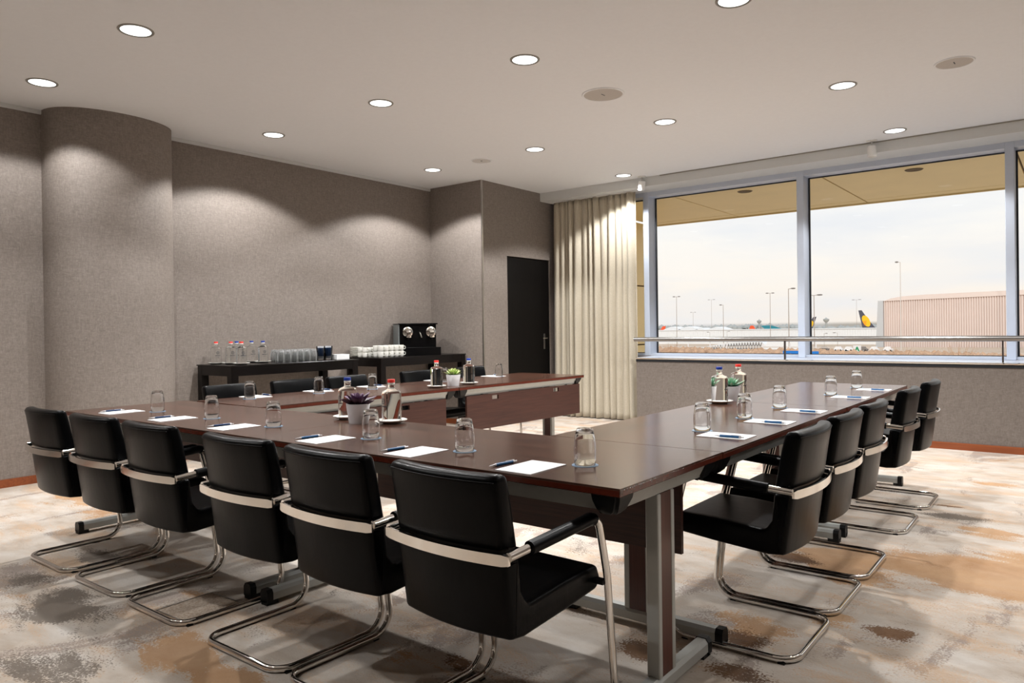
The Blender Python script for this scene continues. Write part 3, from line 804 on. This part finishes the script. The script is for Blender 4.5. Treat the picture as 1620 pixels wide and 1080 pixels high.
saucer_bottle(-1.745, 4.58, BR, 'br', 'clear water bottle with red cap behind the blue green succulent on the right hand table', 'white saucer under the red capped bottle on the right hand table', 1.1)

def succulent(loc, label, cols, spread, up, n, wid, pot_h=.098, rt=.058, rb=.044, seed=1):
    t = thing('succulent', label, 'plant', loc, 0)
    bm = bmesh.new(); lathe(bm, [(0, 0), (rb, 0), (rb+.001, .003), (rt, pot_h-.003), (rt, pot_h), (rt-.0035, pot_h), (rt-.005, pot_h-.012), (rb, .01), (0, .01)], 36); finish('pot', bm, M['pot'], t, 40)
    bm = bmesh.new(); lathe(bm, [(0, pot_h-.006), (.02, pot_h-.004), (rt-.0055, pot_h-.010), (0, pot_h-.012)], 20); finish('soil', bm, M['soil'], t, 40)
    mt = NT('succulent_leaf'); nn = mt.noise(mt.coords(), 60, 3)
    sp = mt.new('ShaderNodeSeparateXYZ'); tc = mt.new('ShaderNodeTexCoord'); mt.l.new(tc.outputs['Generated'], sp.inputs[0])
    mt.col(mt.ramp(mt.math('ADD', sp.outputs['Y'], mt.math('MULTIPLY', mt.math('SUBTRACT', nn, .5), .5)), [(.1, cols[0]), (.5, cols[1]), (.95, cols[2])]))
    mt.b.inputs['Roughness'].default_value = .45
    bm = bmesh.new(); S = 7; rings = []
    for k in range(S+1):
        s = k/S; w = wid*(math.sin(PI*min(1, (s*.92+.08)))**.7)*(1 if s < .999 else 0)+.0004; th = w*.35*(1-s*.4)
        if k == S: w = th = .0004
        y = s; z = .16*s*s
        rings.append([(-w, y, z+.35*w), (0, y, z-th), (w, y, z+.35*w), (0, y, z+th*.4)])
    loft(bm, rings)
    leaf = finish('leaf', bm, mt.m, t, 50)
    rnd = random.Random(seed); k = 0
    for layer in range(4):
        m = n-layer*2; f = layer/3
        for i in range(max(4, m)):
            o = leaf if k == 0 else leaf.copy()
            if k: COL.objects.link(o); o.parent = t
            k += 1
            az = 2*PI*(i+.5*layer)/max(4, m)+rnd.uniform(-.15, .15)
            el = math.radians(up[0]+(up[1]-up[0])*f+rnd.uniform(-7, 7))
            ln = spread*(1-.42*f)*rnd.uniform(.88, 1.1)
            o.rotation_euler = (Matrix.Rotation(az, 3, 'Z') @ Matrix.Rotation(el, 3, 'X')).to_euler()
            o.scale = (ln, ln, ln); o.location = (0, 0, pot_h-.008+.006*f)
    return t
succulent((-2.905, 2.44, TZ), 'purple succulent in a white pot between two bottles on the front table', [srgb(120, 34, 56), srgb(50, 32, 50), srgb(112, 82, 112)], .095, (12, 58), 10, .26, .099, .060, .045, 3)
succulent((-4.145, 4.50, TZ), 'light green succulent in a white pot on the left table row', [srgb(70, 110, 40), srgb(150, 180, 90), srgb(196, 206, 140)], .085, (16, 78), 11, .17, .092, .060, .046, 5)
succulent((-1.735, 4.43, TZ), 'blue green pointed succulent in a white pot on the right hand table', [srgb(60, 110, 84), srgb(100, 158, 128), srgb(170, 205, 178)], .090, (16, 76), 12, .12, .092, .056, .044, 8)

# ---------------------------------------------------------------- sideboards and what stands on them
SZ = .912; SX1 = -6.19; SX0 = -6.80
def sideboard(y0, y1, label):
    t = thing('sideboard_table', label, 'sideboard', (0, 0, 0), 0)
    bm = bmesh.new(); box(bm, SX0, SX1, y0, y1, SZ-.012, SZ, bev=.003); finish('tabletop', bm, M['board'], t)
    bm = bmesh.new()
    box(bm, SX0+.01, SX0+.03, y0+.01, y1-.01, SZ-.10, SZ-.0125); box(bm, SX1-.03, SX1-.01, y0+.01, y1-.01, SZ-.10, SZ-.0125)
    box(bm, SX0+.03, SX1-.03, y0+.01, y0+.03, SZ-.10, SZ-.0125); box(bm, SX0+.03, SX1-.03, y1-.03, y1-.01, SZ-.10, SZ-.0125)
    finish('apron', bm, M['board'], t)
    for x in (SX0+.008, SX1-.083):
        for y in (y0+.008, y1-.083):
            bm = bmesh.new(); box(bm, x, x+.075, y, y+.075, 0, SZ-.013, bev=.003); finish('leg', bm, M['board'], t)
    return t
sideboard(3.71, 5.225, 'black narrow sideboard table with water bottles and glasses against the wall')
sideboard(5.535, 6.97, 'black narrow sideboard table with the coffee machine against the wall')
sb = [(-6.65, 3.832, 'br', BR, 'leftmost'), (-6.49, 3.893, 'br', BR, 'second from the left, front'), (-6.65, 4.052, 'bb', BB, 'standing behind the others'),
      (-6.30, 3.888, 'br', BR, 'third of the red capped ones, front'), (-6.65, 4.218, 'bb', BB, 'second blue capped one, rear'), (-6.45, 4.217, 'bb', BB, 'right end next to the tumblers')]
for x, y, k, src, w in sb:
    c = 'red' if k == 'br' else 'blue'
    saucer_bottle(x, y, src, k, 'sideboard water bottle with %s cap, %s' % (c, w), 'white saucer under the %s capped sideboard bottle, %s' % (c, w), .35, SZ, grp='water bottles on the sideboard')
G1 = tumbler(); G1.children[0].data = G1.children[0].data.copy(); G1.children[0].data.materials[0] = M['thin_glass']
k = 0
for col, x in enumerate((-6.36, -6.45, -6.54, -6.63)):
    for r in range(6 if col else 6):
        y = 4.36+col*.035+r*.079
        o = dup(G1, (x, y, SZ), r*.5, 'clear sideboard tumbler, %s row from the room side, %s from the bottles' % (ordn[col], ordn[r]), 'upturned tumblers in rows on the sideboard'); k += 1
# pencil cups
def pen_cup(x, y, label, lp, seed):
    t = thing('pen_tumbler', label, 'glass', (x, y, SZ), 0)
    bm = bmesh.new(); lathe(bm, [(0, 0), (.038, 0), (.040, .003), (.046, .145), (.0465, .147), (.045, .147), (.0385, .012), (0, .010)], 32); finish('glass_body', bm, M['pane_cup'], t, 40)
    rnd = random.Random(seed)
    pos = [(0, 0)]+[(.016*math.cos(a*PI/3), .016*math.sin(a*PI/3)) for a in range(6)]+[(.030*math.cos(a*PI/6), .030*math.sin(a*PI/6)) for a in range(12)]
    for i, (px, py) in enumerate(pos):
        bm = None
        o = PEN_UP if pen_cup.first else dup(PEN_UP, (0, 0, 0))
        pen_cup.first = False
        o.location = (x+px, y+py, SZ+.0125); o.rotation_euler = (py*1.2, -px*1.2+0, rnd.random()*6)
        o.rotation_euler = (rnd.uniform(-.015, .015), rnd.uniform(-.015, .015), rnd.random()*6)
        o['label'] = lp
pen_cup.first = True
M['pane_cup'] = pane_glass('cup_glass', (.96, .975, .99, 1), 1.0)
PEN_UP = thing('pen', 'x', 'pen', (0, 0, 0), 0, 'dark blue pens standing in the two tumblers')
bm = bmesh.new(); lathe(bm, [(0, .028), (.0048, .028), (.0050, .118), (0, .118)], 10); finish('barrel', bm, M['pen_navy'], PEN_UP, 40)
bm = bmesh.new(); lathe(bm, [(0, 0), (.0012, .001), (.0047, .0275), (0, .0275)], 10); finish('tip', bm, M['pen_silver'], PEN_UP, 40)
bm = bmesh.new(); lathe(bm, [(0, .1182), (.0046, .1182), (.003, .124), (.0028, .135), (0, .136)], 10); finish('push_button', bm, M['pen_silver'], PEN_UP, 40)
pen_cup(-6.46, 4.925, 'clear tumbler full of dark blue pens next to the upturned glasses', 'dark blue pen among those in the tumbler nearer the upturned glasses', 1)
pen_cup(-6.46, 5.025, 'clear tumbler full of dark blue pens next to the white napkins', 'dark blue pen among those in the tumbler nearer the napkins', 2)
# napkin stack
t = thing('napkin_stack', 'stack of white paper napkins on the sideboard beside the pens', 'napkins', (-6.44, 5.155, SZ), math.radians(-12))
bm = bmesh.new()
for q in range(7): box(bm, -.075+random.Random(q).uniform(-.002, .002), .075, -.065, .085+random.Random(q+9).uniform(-.002, .002), q*.0075, q*.0075+.007, bev=.0015)
o = finish('napkin', bm, M['paper'], t); o['kind'] = 'stuff'
# saucer stack, cups
for q in range(7):
    dup(SA0, (-6.715, 5.63, SZ+q*.0165), 0, 'white saucer in the stack beside the cups, '+('bottom one', 'second from below', 'third from below', 'fourth from below', 'third from the top', 'second from the top', 'topmost one')[q], 'white saucers stacked beside the cups')
def cup(name, r0, r1, h, label):
    t = thing(name, label, 'cup', (0, 0, 0), 0)
    bm = bmesh.new(); lathe(bm, [(0, .004), (r0*.6, .004), (r0*.75, 0), (r0*.85, 0), (r0, .004), (r1*.93, h*.22), (r1*.99, h*.6), (r1, h-.001), (r1-.002, h), (r1-.0035, h-.002), (r1*.9, h*.3), (r0*.8, .012), (0, .010)], 24); finish('cup_body', bm, M['china'], t, 25)
    bm = bmesh.new(); tube(bm, fillet([(0, r1*.95, h*.80), (0, r1+h*.32, h*.78), (0, r1+h*.28, h*.30), (0, r1*.86, h*.28)], h*.2, 5), .003, 8, r2=.0045)
    for v in bm.verts: v.co = Matrix.Rotation(math.radians(-28), 3, 'Z') @ v.co
    finish('handle', bm, M['china'], t, 50)
    return t
SC = cup('espresso_cup', .023, .029, .055, 'x'); BC = cup('coffee_cup', .027, .034, .067, 'x')
fs = True; fb = True
for row, x in enumerate((-6.52, -6.60)):
    for i in range(5):
        y = 5.585+i*.069
        for lv in (0, 1):
            z = SZ+lv*.0562
            lb = 'small white cup, %s layer, %s row, %s from the saucers' % ('upper' if lv else 'lower', 'rear' if row else 'front', ordn[i])
            if fs: SC.location = (x, y, z); o = SC; fs = False
            else: o = dup(SC, (x, y, z))
            o['label'] = lb; o['group'] = 'small white cups, %s layer' % ('upper' if lv else 'lower')
for row, x in enumerate((-6.34, -6.42)):
    for i in range(5):
        y = 5.665+i*.0795
        for lv in (0, 1):
            z = SZ+lv*.0682
            lb = 'larger white cup, %s layer, %s row, %s counting towards the coffee machine' % ('upper' if lv else 'lower', 'rear' if row else 'front', ordn[i])
            if fb: BC.location = (x, y, z); o = BC; fb = False
            else: o = dup(BC, (x, y, z))
            o['label'] = lb; o['group'] = 'larger white cups, %s layer' % ('upper' if lv else 'lower')
# coffee machine
cm = thing('coffee_machine', 'black double headed coffee machine on the sideboard near the corner', 'coffee machine', (-6.52, 6.41, SZ), math.radians(-31))
bm = bmesh.new(); box(bm, -.18, .23, -.235, .255, 0, .098, bev=.004); finish('base_tray', bm, M['machine_black'], cm)
bm = bmesh.new(); box(bm, -.19, .12, -.230, .225, .098, .375, bev=.004); finish('housing', bm, M['machine_black'], cm)
bm = bmesh.new(); box(bm, -.185, .112, -.246, -.230, .11, .374, bev=.003); finish('side_panel', bm, M['machine_grey'], cm)
bm = bmesh.new(); box(bm, -.20, .145, -.25, .24, .375, .390, bev=.004); finish('lid', bm, M['machine_black'], cm)
for y in (-.135, .155):
    bm = bmesh.new(); lathe(bm, [(0, .03), (.045, .03), (.062, .022), (.064, 0), (0, 0)], 28)
    for v in bm.verts: v.co = Vector((.12+v.co.z, y+v.co.x, .285+v.co.y))
    hd = finish('brew_head', bm, M['band'], cm, 40)
    bm = bmesh.new(); box(bm, .145, .20, y-.03, y+.03, .215, .30, bev=.008, seg=2); finish('spout', bm, M['band'], hd, 40)
    bm = bmesh.new(); box(bm, .199, .2015, y-.018, y+.018, .262, .268)
    for k in (-1, 0, 1): box(bm, .148, .1525, y+k*.026-.005, y+k*.026+.005, .318-abs(k)*.006, .326-abs(k)*.006)
    finish('mark', bm, M['machine_black'], hd)
    bm = bmesh.new(); tube(bm, [(.17, y, .2145), (.17, y, .19)], .012, 10); finish('nozzle', bm, M['machine_black'], hd, 40)
bm = bmesh.new(); tube(bm, fillet([(.122, .01, .285), (.15, .016, .27), (.155, .034, .215)], .03, 4), .008, 10); finish('steam_wand', bm, M['chrome'], cm, 40)

# ---------------------------------------------------------------- outside: canopy, airfield; far colours paled to stand in for haze
M['tan'] = simple('tan_cladding', srgb(232, 208, 150), .45, var=.03, scale=2)
M['joint'] = simple('dark_joint', srgb(92, 74, 44), .7)
M['ground'] = simple('airfield_ground', srgb(196, 176, 156), .95, var=.12, scale=.05)
M['hangar'] = simple('hangar_cladding', srgb(228, 212, 204), .6, var=.03, scale=.2)
M['hangar_edge'] = simple('hangar_edge', srgb(196, 198, 200), .5)
M['pier'] = simple('pier_cladding', srgb(232, 234, 236), .6, var=.02)
M['pole'] = simple('pole_metal', srgb(168, 158, 150), .5)
M['pale_pole'] = simple('pale_pole_metal', srgb(216, 210, 204), .5)
M['hazed_far_trees'] = simple('hazed_far_trees', srgb(166, 170, 170), .9, var=.08, scale=.03)  # distance haze is put into this colour of trees and towers
M['scrub'] = simple('brown_scrub', srgb(190, 156, 128), .95, var=.25, scale=1.2)
M['tail_dark'] = simple('dark_tail', srgb(78, 78, 90), .4)
M['yellow'] = simple('yellow_paint', srgb(252, 196, 20), .4)
M['orange'] = simple('orange_paint', srgb(238, 90, 44), .4)
M['teal'] = simple('teal_paint', srgb(40, 132, 150), .4)
M['plane_white'] = simple('aircraft_white', srgb(236, 236, 238), .4)
M['sign_blue'] = simple('sign_blue', srgb(14, 118, 206), .4)
M['sign_green'] = simple('sign_green', srgb(40, 150, 100), .4)
M['lattice'] = simple('lattice_grey', srgb(128, 122, 118), .7)

# canopy over the windows: panels with joints
cn = thing('canopy', 'tan panelled canopy soffit projecting outside above the windows', 'canopy', (0, 0, 0))
xs = [-6.9, -5.18, -2.91, -.64, 1.63, 3.9]
g = .012
for i in range(5):
    for (y0, y1) in ((8.98, 13.36), (13.385, 13.68)):
        bx('soffit_panel', (xs[i]+g, xs[i+1]-g, y0, y1, 3.30, 3.34), M['tan'], cn, bev=.004)
bx('backing', (-6.95, 3.9, 8.96, 13.70, 3.345, 3.8), M['joint'], cn)
for x, y in ((-1.80, 11.2), (-4.13, 11.2), (.5, 11.2)):
    bm = bmesh.new(); lathe(bm, [(0, -.004), (.085, -.004), (.10, -.01), (.115, 0), (.085, 0), (0, 0)], 24, (x, y, 3.30)); finish('recessed_light', bm, M['joint'], cn, 40)
bx('fascia', (-6.95, 3.9, 13.70, 13.75, 3.28, 3.8), M['tan'], cn)
fw = thing('facade_fin', 'tan panelled wall fin standing outside the left end of the windows', 'wall fin', (0, 0, 0))
for z0, z1 in ((-1.0, .86), (.885, 2.02), (2.045, 3.27)):
    for y0, y1 in ((8.98, 11.1), (11.125, 13.69)):
        bx('cladding_panel', (-6.96, -6.90, y0, y1, z0, z1), M['tan'], fw, bev=.004)
bx('fin_core', (-7.1, -6.97, 8.97, 13.73, -9.5, 3.27), M['joint'], fw)
struct(bx('ground', (-900, 700, 14.5, 1500, -9.6, -9.5), M['ground']))

# hangar
hg = thing('hangar', 'large ribbed pinkish hangar with a curved roof behind the right window', 'hangar', (-48, 240, -9.5))
bm = bmesh.new(); n = 150; W = 90.0
for k in range(n):
    x0 = 1.2+k*W/n; zt = 17.5+.75*min(1, x0/45)
    box(bm, x0, x0+W/n*.5, -.14, .2, 0, zt)
o = finish('wall_rib', bm, M['hangar'], hg); o['kind'] = 'stuff'
bm = bmesh.new(); prism(bm, [(1.0, 0), (W+2, 0), (W+2, 18.2), (46, 18.2), (1.0, 17.45)], 'y', .2, 60); finish('wall', bm, M['hangar'], hg)
bm = bmesh.new(); prism(bm, [(1.0, 17.45), (3, 18.2), (6, 18.7), (12, 19.0), (24, 19.2), (45, 19.45), (W+2, 19.6), (W+2, 18.2), (46, 18.2)], 'y', -.4, 60); finish('roof', bm, M['hangar'], hg)
bm = bmesh.new(); prism(bm, [(-1.3, 0), (1.0, 0), (1.0, 17.6), (-.4, 17.6)], 'y', -.6, 60); finish('end_frame', bm, M['hangar_edge'], hg)
# pier
pr = thing('terminal_pier', 'long low white ribbed terminal pier across the airfield', 'building', (-270, 420, -9.5))
bm = bmesh.new(); box(bm, 0, 260, 0, 20, 0, 8.35); finish('wall', bm, M['pier'], pr)
bm = bmesh.new()
for k in range(200): box(bm, k*1.3, k*1.3+.5, -.35, 0, 1.5, 8.0)
o = finish('facade_rib', bm, M['pier'], pr); o['kind'] = 'stuff'
bm = bmesh.new(); box(bm, -.5, 260.5, -.6, 20.5, 8.35, 8.7); finish('roof', bm, M['pier'], pr)
# tent roofs
for i, (x, z, w) in enumerate(((-216.4, 1.3, 18), (-205.0, 1.3, 20), (-196.5, .3, 14), (-185.6, .8, 18))):
    bm = bmesh.new(); prism(bm, [(-w*.5, -2.0), (w*.5, -2.0), (w*.2, z-.9), (0, z), (-w*.2, z-.9)], 'y', 0, 14)
    o = finish('tent_roof', bm, M['pier'], None, loc=(x, 450, 0)); tag(o, ['white peaked tent roof beyond the pier, closest to the curtain', 'white peaked tent roof beyond the pier, widest and second from the curtain', 'lowest white tent roof beyond the pier, third from the curtain', 'white peaked tent roof beyond the pier, farthest from the curtain'][i], 'tent roof', 'white tent roofs behind the pier')
# trees
rnd = random.Random(11)
def treeline():
    bm = bmesh.new()
    for k in range(240):
        x = -560+k*2.6+rnd.uniform(-1, 1); h = 4.7+2.6*noise.noise(Vector((x*.012, 0, 0)))+rnd.uniform(-.6, .8)
        if -150 < x: h -= .6
        base = (x+430)*-.0105
        zt = base-.6+h-2.2
        w = rnd.uniform(3, 6); s = rnd.uniform(.8, 1.3)
        bmesh.ops.create_icosphere(bm, subdivisions=1, radius=1, matrix=Matrix.Translation((x, 840+rnd.uniform(0, 20), zt-3.2)) @ Matrix.Diagonal((w, 3, 4.2*s, 1)))
        box(bm, x-2, x+2, 842, 846, -10, zt-3)
    o = finish('treeline', bm, M['hazed_far_trees'], None, 60); tag(o, 'hazy grey green treeline along the horizon behind the pier', 'trees', None, 'stuff')
treeline()
# lamp posts
def pole(x, y, top, r, arms, label, mat='pole', armlen=1.4):
    t = thing('lamp_post', label, 'lamp post', (x, y, -9.5)); h = top+9.5
    bm = bmesh.new(); tube(bm, [(0, 0, 0), (0, 0, h)], [r, r*.6], 8); finish('pole', bm, M[mat], t, 60)
    for s in arms:
        bm = bmesh.new(); tube(bm, [(0, 0, h-.1), (s*armlen*.5, 0, h)], r*.5, 6); finish('arm', bm, M[mat], t, 60)
        bm = bmesh.new(); bmesh.ops.create_uvsphere(bm, u_segments=10, v_segments=6, radius=1, matrix=Matrix.Translation((s*armlen, 0, h+.02)) @ Matrix.Diagonal((armlen*.55, .3, r*1.3, 1))); finish('lamp_head', bm, M['lattice'], t, 60)
pole(-141.9, 300, 14.5, .16, (-1, 1), 'tall twin headed lamp post above the tent roofs, closest to the curtain', armlen=1.2)
pole(-201.2, 480, 19.4, .12, (-1, 1), 'faint tall lamp post above the third tent roof', armlen=1.8)
pole(-108.5, 270, 9.3, .15, (-1,), 'lamp post with one head pointing to the curtain side', armlen=1.0)
pole(-241.5, 540, 12.3, .14, (-1, 1), 'small faint lamp post between the first two tents', armlen=1.6)
pole(-110.8, 330, 15.7, .17, (-1, 1), 'tall twin headed lamp post above the teal aircraft', armlen=1.3)
pole(-56.0, 180, 10.0, .14, (1,), 'large single headed lamp post just left of the middle mullion', armlen=1.1)
pole(-54.3, 195, 8.8, .15, (-1, 1), 'twin headed lamp post just right of the middle mullion', armlen=1.4)
pole(-31.8, 180, 14.8, .13, (-1,), 'tallest lamp post, standing before the hangar', 'pale_pole', armlen=.7)
pole(-108.9, 480, 16.1, .12, (-1, 1), 'faint lamp post above the dark tail with the yellow oval', armlen=1.8)
pole(-13.8, 230, 15.3, .15, (-1,), 'lamp post above the hangar at the right window edge', armlen=1.3)
pole(-101.3, 240, -.8, .08, (-1,), 'short lamp post before the pier, under the curved white roof', armlen=.7)
pole(-95.2, 240, -.6, .07, (1,), 'short faint lamp post before the pier, above the lattice arches', armlen=.7)
pole(-63.9, 240, -1.5, .08, (1,), 'short lamp post before the pier right of the middle mullion', armlen=.7)
pole(-52.5, 210, -1.0, .08, (-1,), 'short post with reddish arm before the pier near the hangar', armlen=.8)
# aircraft tails
def tailfin(name, pts, loc, mat, label, oval=None):
    t = thing(name, label, 'aircraft tail', loc)
    bm = bmesh.new(); prism(bm, pts, 'y', -.25, .25); finish('fin', bm, M[mat], t)
    if oval:
        cx, cz, a, b, rot = oval
        bm = bmesh.new(); q = [(cx+a*math.cos(k*PI/12)*math.cos(rot)-b*math.sin(k*PI/12)*math.sin(rot), cz+a*math.cos(k*PI/12)*math.sin(rot)+b*math.sin(k*PI/12)*math.cos(rot)) for k in range(24)]
        prism(bm, q, 'y', -.32, -.26); finish('yellow_oval', bm, M['yellow'], t)
        bm = bmesh.new()
        for k in range(4):
            prism(bm, [(cx-a*1.0+k*.25, cz-.2-k*.75), (cx+.3-k*.1, cz+.15-k*.75), (cx+.3-k*.1, cz-.05-k*.75), (cx-a*1.0+k*.25, cz-.45-k*.75)], 'y', -.38, -.325)
        finish('orange_stripe', bm, M['orange'], t)
    bm = bmesh.new(); bmesh.ops.create_uvsphere(bm, u_segments=16, v_segments=8, radius=1, matrix=Matrix.Translation((5, 0, -5.2)) @ Matrix.Diagonal((16, 2.4, 2.6, 1))); finish('fuselage', bm, M['plane_white'], t, 60)
    return t
tailfin('aircraft_tail', [(0, 11.9), (1.9, 12.0), (6, 5.5), (10.2, .3), (10.0, -4), (3.3, -4)], (-114.6, 510, -1.8), 'tail_dark', 'dark aircraft tail fin with a yellow oval beside the hangar', (4.6, 5.0, 2.1, 3.9, .45))
tailfin('aircraft_tail', [(8.0, 8.4), (6.0, 8.2), (0, 0), (-1.5, -4), (4, -4), (5.2, 0)], (-148.6, 510, -1.8), 'tail_dark', 'dark aircraft tail fin half hidden by the middle mullion', (4.2, 3.0, 1.5, 3.0, -.5))
tailfin('aircraft_tail', [(0, 0), (2.0, 3.2), (4.4, 3.4), (3.6, 0), (3.4, -4), (0, -4)], (-240, 480, -1.6), 'orange', 'small orange aircraft tail fin at the far left of the window view')
tailfin('aircraft_tail', [(0, 0), (1.4, 3.2), (3.2, 3.2), (5.2, 0), (5, -4), (0, -4)], (-175.6, 480, -1.9), 'orange', 'small orange aircraft tail fin left of the teal one')
tailfin('aircraft_tail', [(0, 3.2), (8, 3.6), (12, 2.6), (18, .4), (18, -4), (2, -4), (3, 1.2)], (-209.5, 600, -2.2), 'teal', 'long teal aircraft tail between two lamp posts')
# towers
for (x, y, top, w, lb) in ((-294.8, 840, 8.6, 2.6, 'distant slim control tower above the teal aircraft'), (-205.6, 780, 8.6, 3.0, 'distant pale control tower right of the middle mullion')):
    t = thing('control_tower', lb, 'tower', (x, y, -9.5)); h = top+9.5
    bm = bmesh.new(); tube(bm, [(0, 0, 0), (0, 0, h*.72)], w*.35, 10); finish('shaft', bm, M['hazed_far_trees'], t, 60)
    bm = bmesh.new(); lathe(bm, [(0, h*.72), (w*.35, h*.72), (w*.9, h*.80), (w, h*.9), (w*.5, h*.93), (0, h)], 12); finish('cab', bm, M['hazed_far_trees'], t, 40)
# curved white roof hall with lattice
ch = thing('lattice_hall', 'low white hall with a curved roof and grey lattice arches before the pier', 'building', (-96, 210, -9.5))
bm = bmesh.new(); prism(bm, [(0, 3.2)]+[(22*k/10, 3.4+2.9*math.sin(PI/2*k/10)) for k in range(1, 11)]+[(24, 5.2), (24.2, 3.2)], 'y', .3, 12); finish('gable', bm, M['pier'], ch)
bm = bmesh.new()
for k in range(26):
    x = 2.0+k*.82; h = 3.3+2.6*math.sin(PI/2*min(1, x/22))
    for s in (-1, 1): tube(bm, [(x-.5*s, .1, 3.3), (x+.5*s, .1, h)], .10, 4)
o = finish('lattice', bm, M['lattice'], ch); o['kind'] = 'stuff'
bm = bmesh.new(); prism(bm, [(24, 0), (33.5, 0), (33, 6.2), (24.6, 6.2), (24, 5)], 'y', 0, 12); finish('white_block', bm, M['pier'], ch)
# fence posts and rails
fe = thing('white_fence', 'white post and rail fence before the scrub', 'fence', (-72, 150, -9.5))
for x in (-68.3, -63.3, -60.3, -59.6, -52, -46.5, -41.5):
    bx('fence_post', (x+72-.10, x+72+.10, -.1, .1, 0, 7.1), M['plane_white'], fe)
bx('fence_rail', (0, 33, -.05, .05, 6.2, 6.4), M['pale_pole'], fe)
# scrub
def scrub():
    bm = bmesh.new(); r = random.Random(5)
    for k in range(900):
        x = r.uniform(-78, 2); y = r.uniform(128, 142); top = -3.0-.012*(x+67)+r.uniform(-.35, .25)
        bmesh.ops.create_icosphere(bm, subdivisions=1, radius=1, matrix=Matrix.Translation((x, y, top-1.1)) @ Matrix.Rotation(r.random()*3, 4, 'Z') @ Matrix.Diagonal((r.uniform(.6, 1.4), 1.0, r.uniform(.9, 1.3), 1)))
    box(bm, -80, 3, 132, 145, -9.6, -4.4)
    o = finish('scrub', bm, M['scrub'], None, 60); tag(o, 'band of brown winter scrub outside below the windows', 'shrubs', None, 'stuff')
scrub()
def twigs(x, y, z, label, n=26, h=2.2, seed=0):
    bm = bmesh.new(); r = random.Random(seed)
    for k in range(n):
        a = r.uniform(-.8, .8); p = Vector((r.uniform(-.4, .4), 0, 0)); q = p+Vector((math.sin(a)*h*.5, r.uniform(-.2, .2), h*r.uniform(.4, .6))); e = q+Vector((math.sin(a)*h*.3, 0, h*r.uniform(.3, .5)))
        tube(bm, [p, q, e], [.03, .02, .008], 4)
    o = finish('bare_bush', bm, M['scrub'], None, loc=(x, y, z)); tag(o, label, 'bush', 'bare bushes in the scrub')
twigs(-60.8, 126, -5.0, 'bare twiggy bush in the scrub under the left window', 46, 3.2, 1)
twigs(-14.0, 120, -5.4, 'bare twiggy bush in the scrub left of the right mullion', 26, 3.6, 2)
twigs(-22.3, 125, -5.2, 'bare twiggy bush in the scrub below the hangar', 20, 3.0, 3)
# road signs
t = thing('road_sign', 'wide blue road sign under the handrail left of the middle mullion', 'sign', (-23.2, 75, -9.5))
bx('sign_board', (-.75, 1.1, -.04, .04, 7.3, 8.15), M['sign_blue'], t); bx('sign_post', (-.06, .06, -.1, -.04, 0, 7.9), M['pole'], t)
t = thing('road_sign', 'small blue road sign with a white arch mark right of the middle mullion', 'sign', (-20.9, 75, -9.5))
bx('sign_board', (-.42, .4, -.04, .04, 7.2, 8.12), M['sign_blue'], t); bx('sign_post', (-.06, .06, .04, .1, 0, 7.9), M['pole'], t)
bm = bmesh.new(); tube(bm, [(-.2*math.cos(k*PI/8), -.05, 7.3+.3*math.sin(k*PI/8)) for k in range(9)], .04, 6); finish('arch_mark', bm, M['plane_white'], t)
t = thing('road_sign', 'white sign with a green figure in the scrub before the hangar', 'sign', (-34.0, 150, -9.5))
bx('sign_board', (-.7, .7, -.04, .04, 5.4, 6.7), M['plane_white'], t)
bm = bmesh.new(); prism(bm, [(-.45, 5.6), (-.2, 5.6), (0, 6.0), (.2, 5.6), (.45, 5.6), (.1, 6.45), (-.1, 6.45)], 'y', -.07, -.045); finish('green_figure', bm, M['sign_green'], t)
bx('sign_post', (-.06, .06, .04, .1, 0, 6.6), M['pole'], t)
# parked vehicles beyond the scrub
r = random.Random(8)
for k in range(6):
    x = -53+k*3.0+r.uniform(-.3, .3)
    t = thing('parked_car', 'small pale parked car in the row beyond the scrub by the hangar', 'car', (x, 200, -5.6), 0, 'parked cars by the hangar')
    bm = bmesh.new(); prism(bm, [(-1.0, .2), (1.0, .2), (1.0, .6), (.6, .7), (.35, 1.15), (-.6, 1.15), (-.9, .7), (-1.0, .6)], 'y', -.8, .8); finish('car_body', bm, M['plane_white' if k % 3 else 'lattice'], t)
    for s in (-.6, .6):
        bm = bmesh.new(); tube(bm, [(s, -.84, .22), (s, .84, .22)], .22, 10); finish('wheel', bm, M['black_plastic'], t)
struct(bx('ground_bank', (-80, 0, 160, 236, -9.5, -5.6), M['ground']))
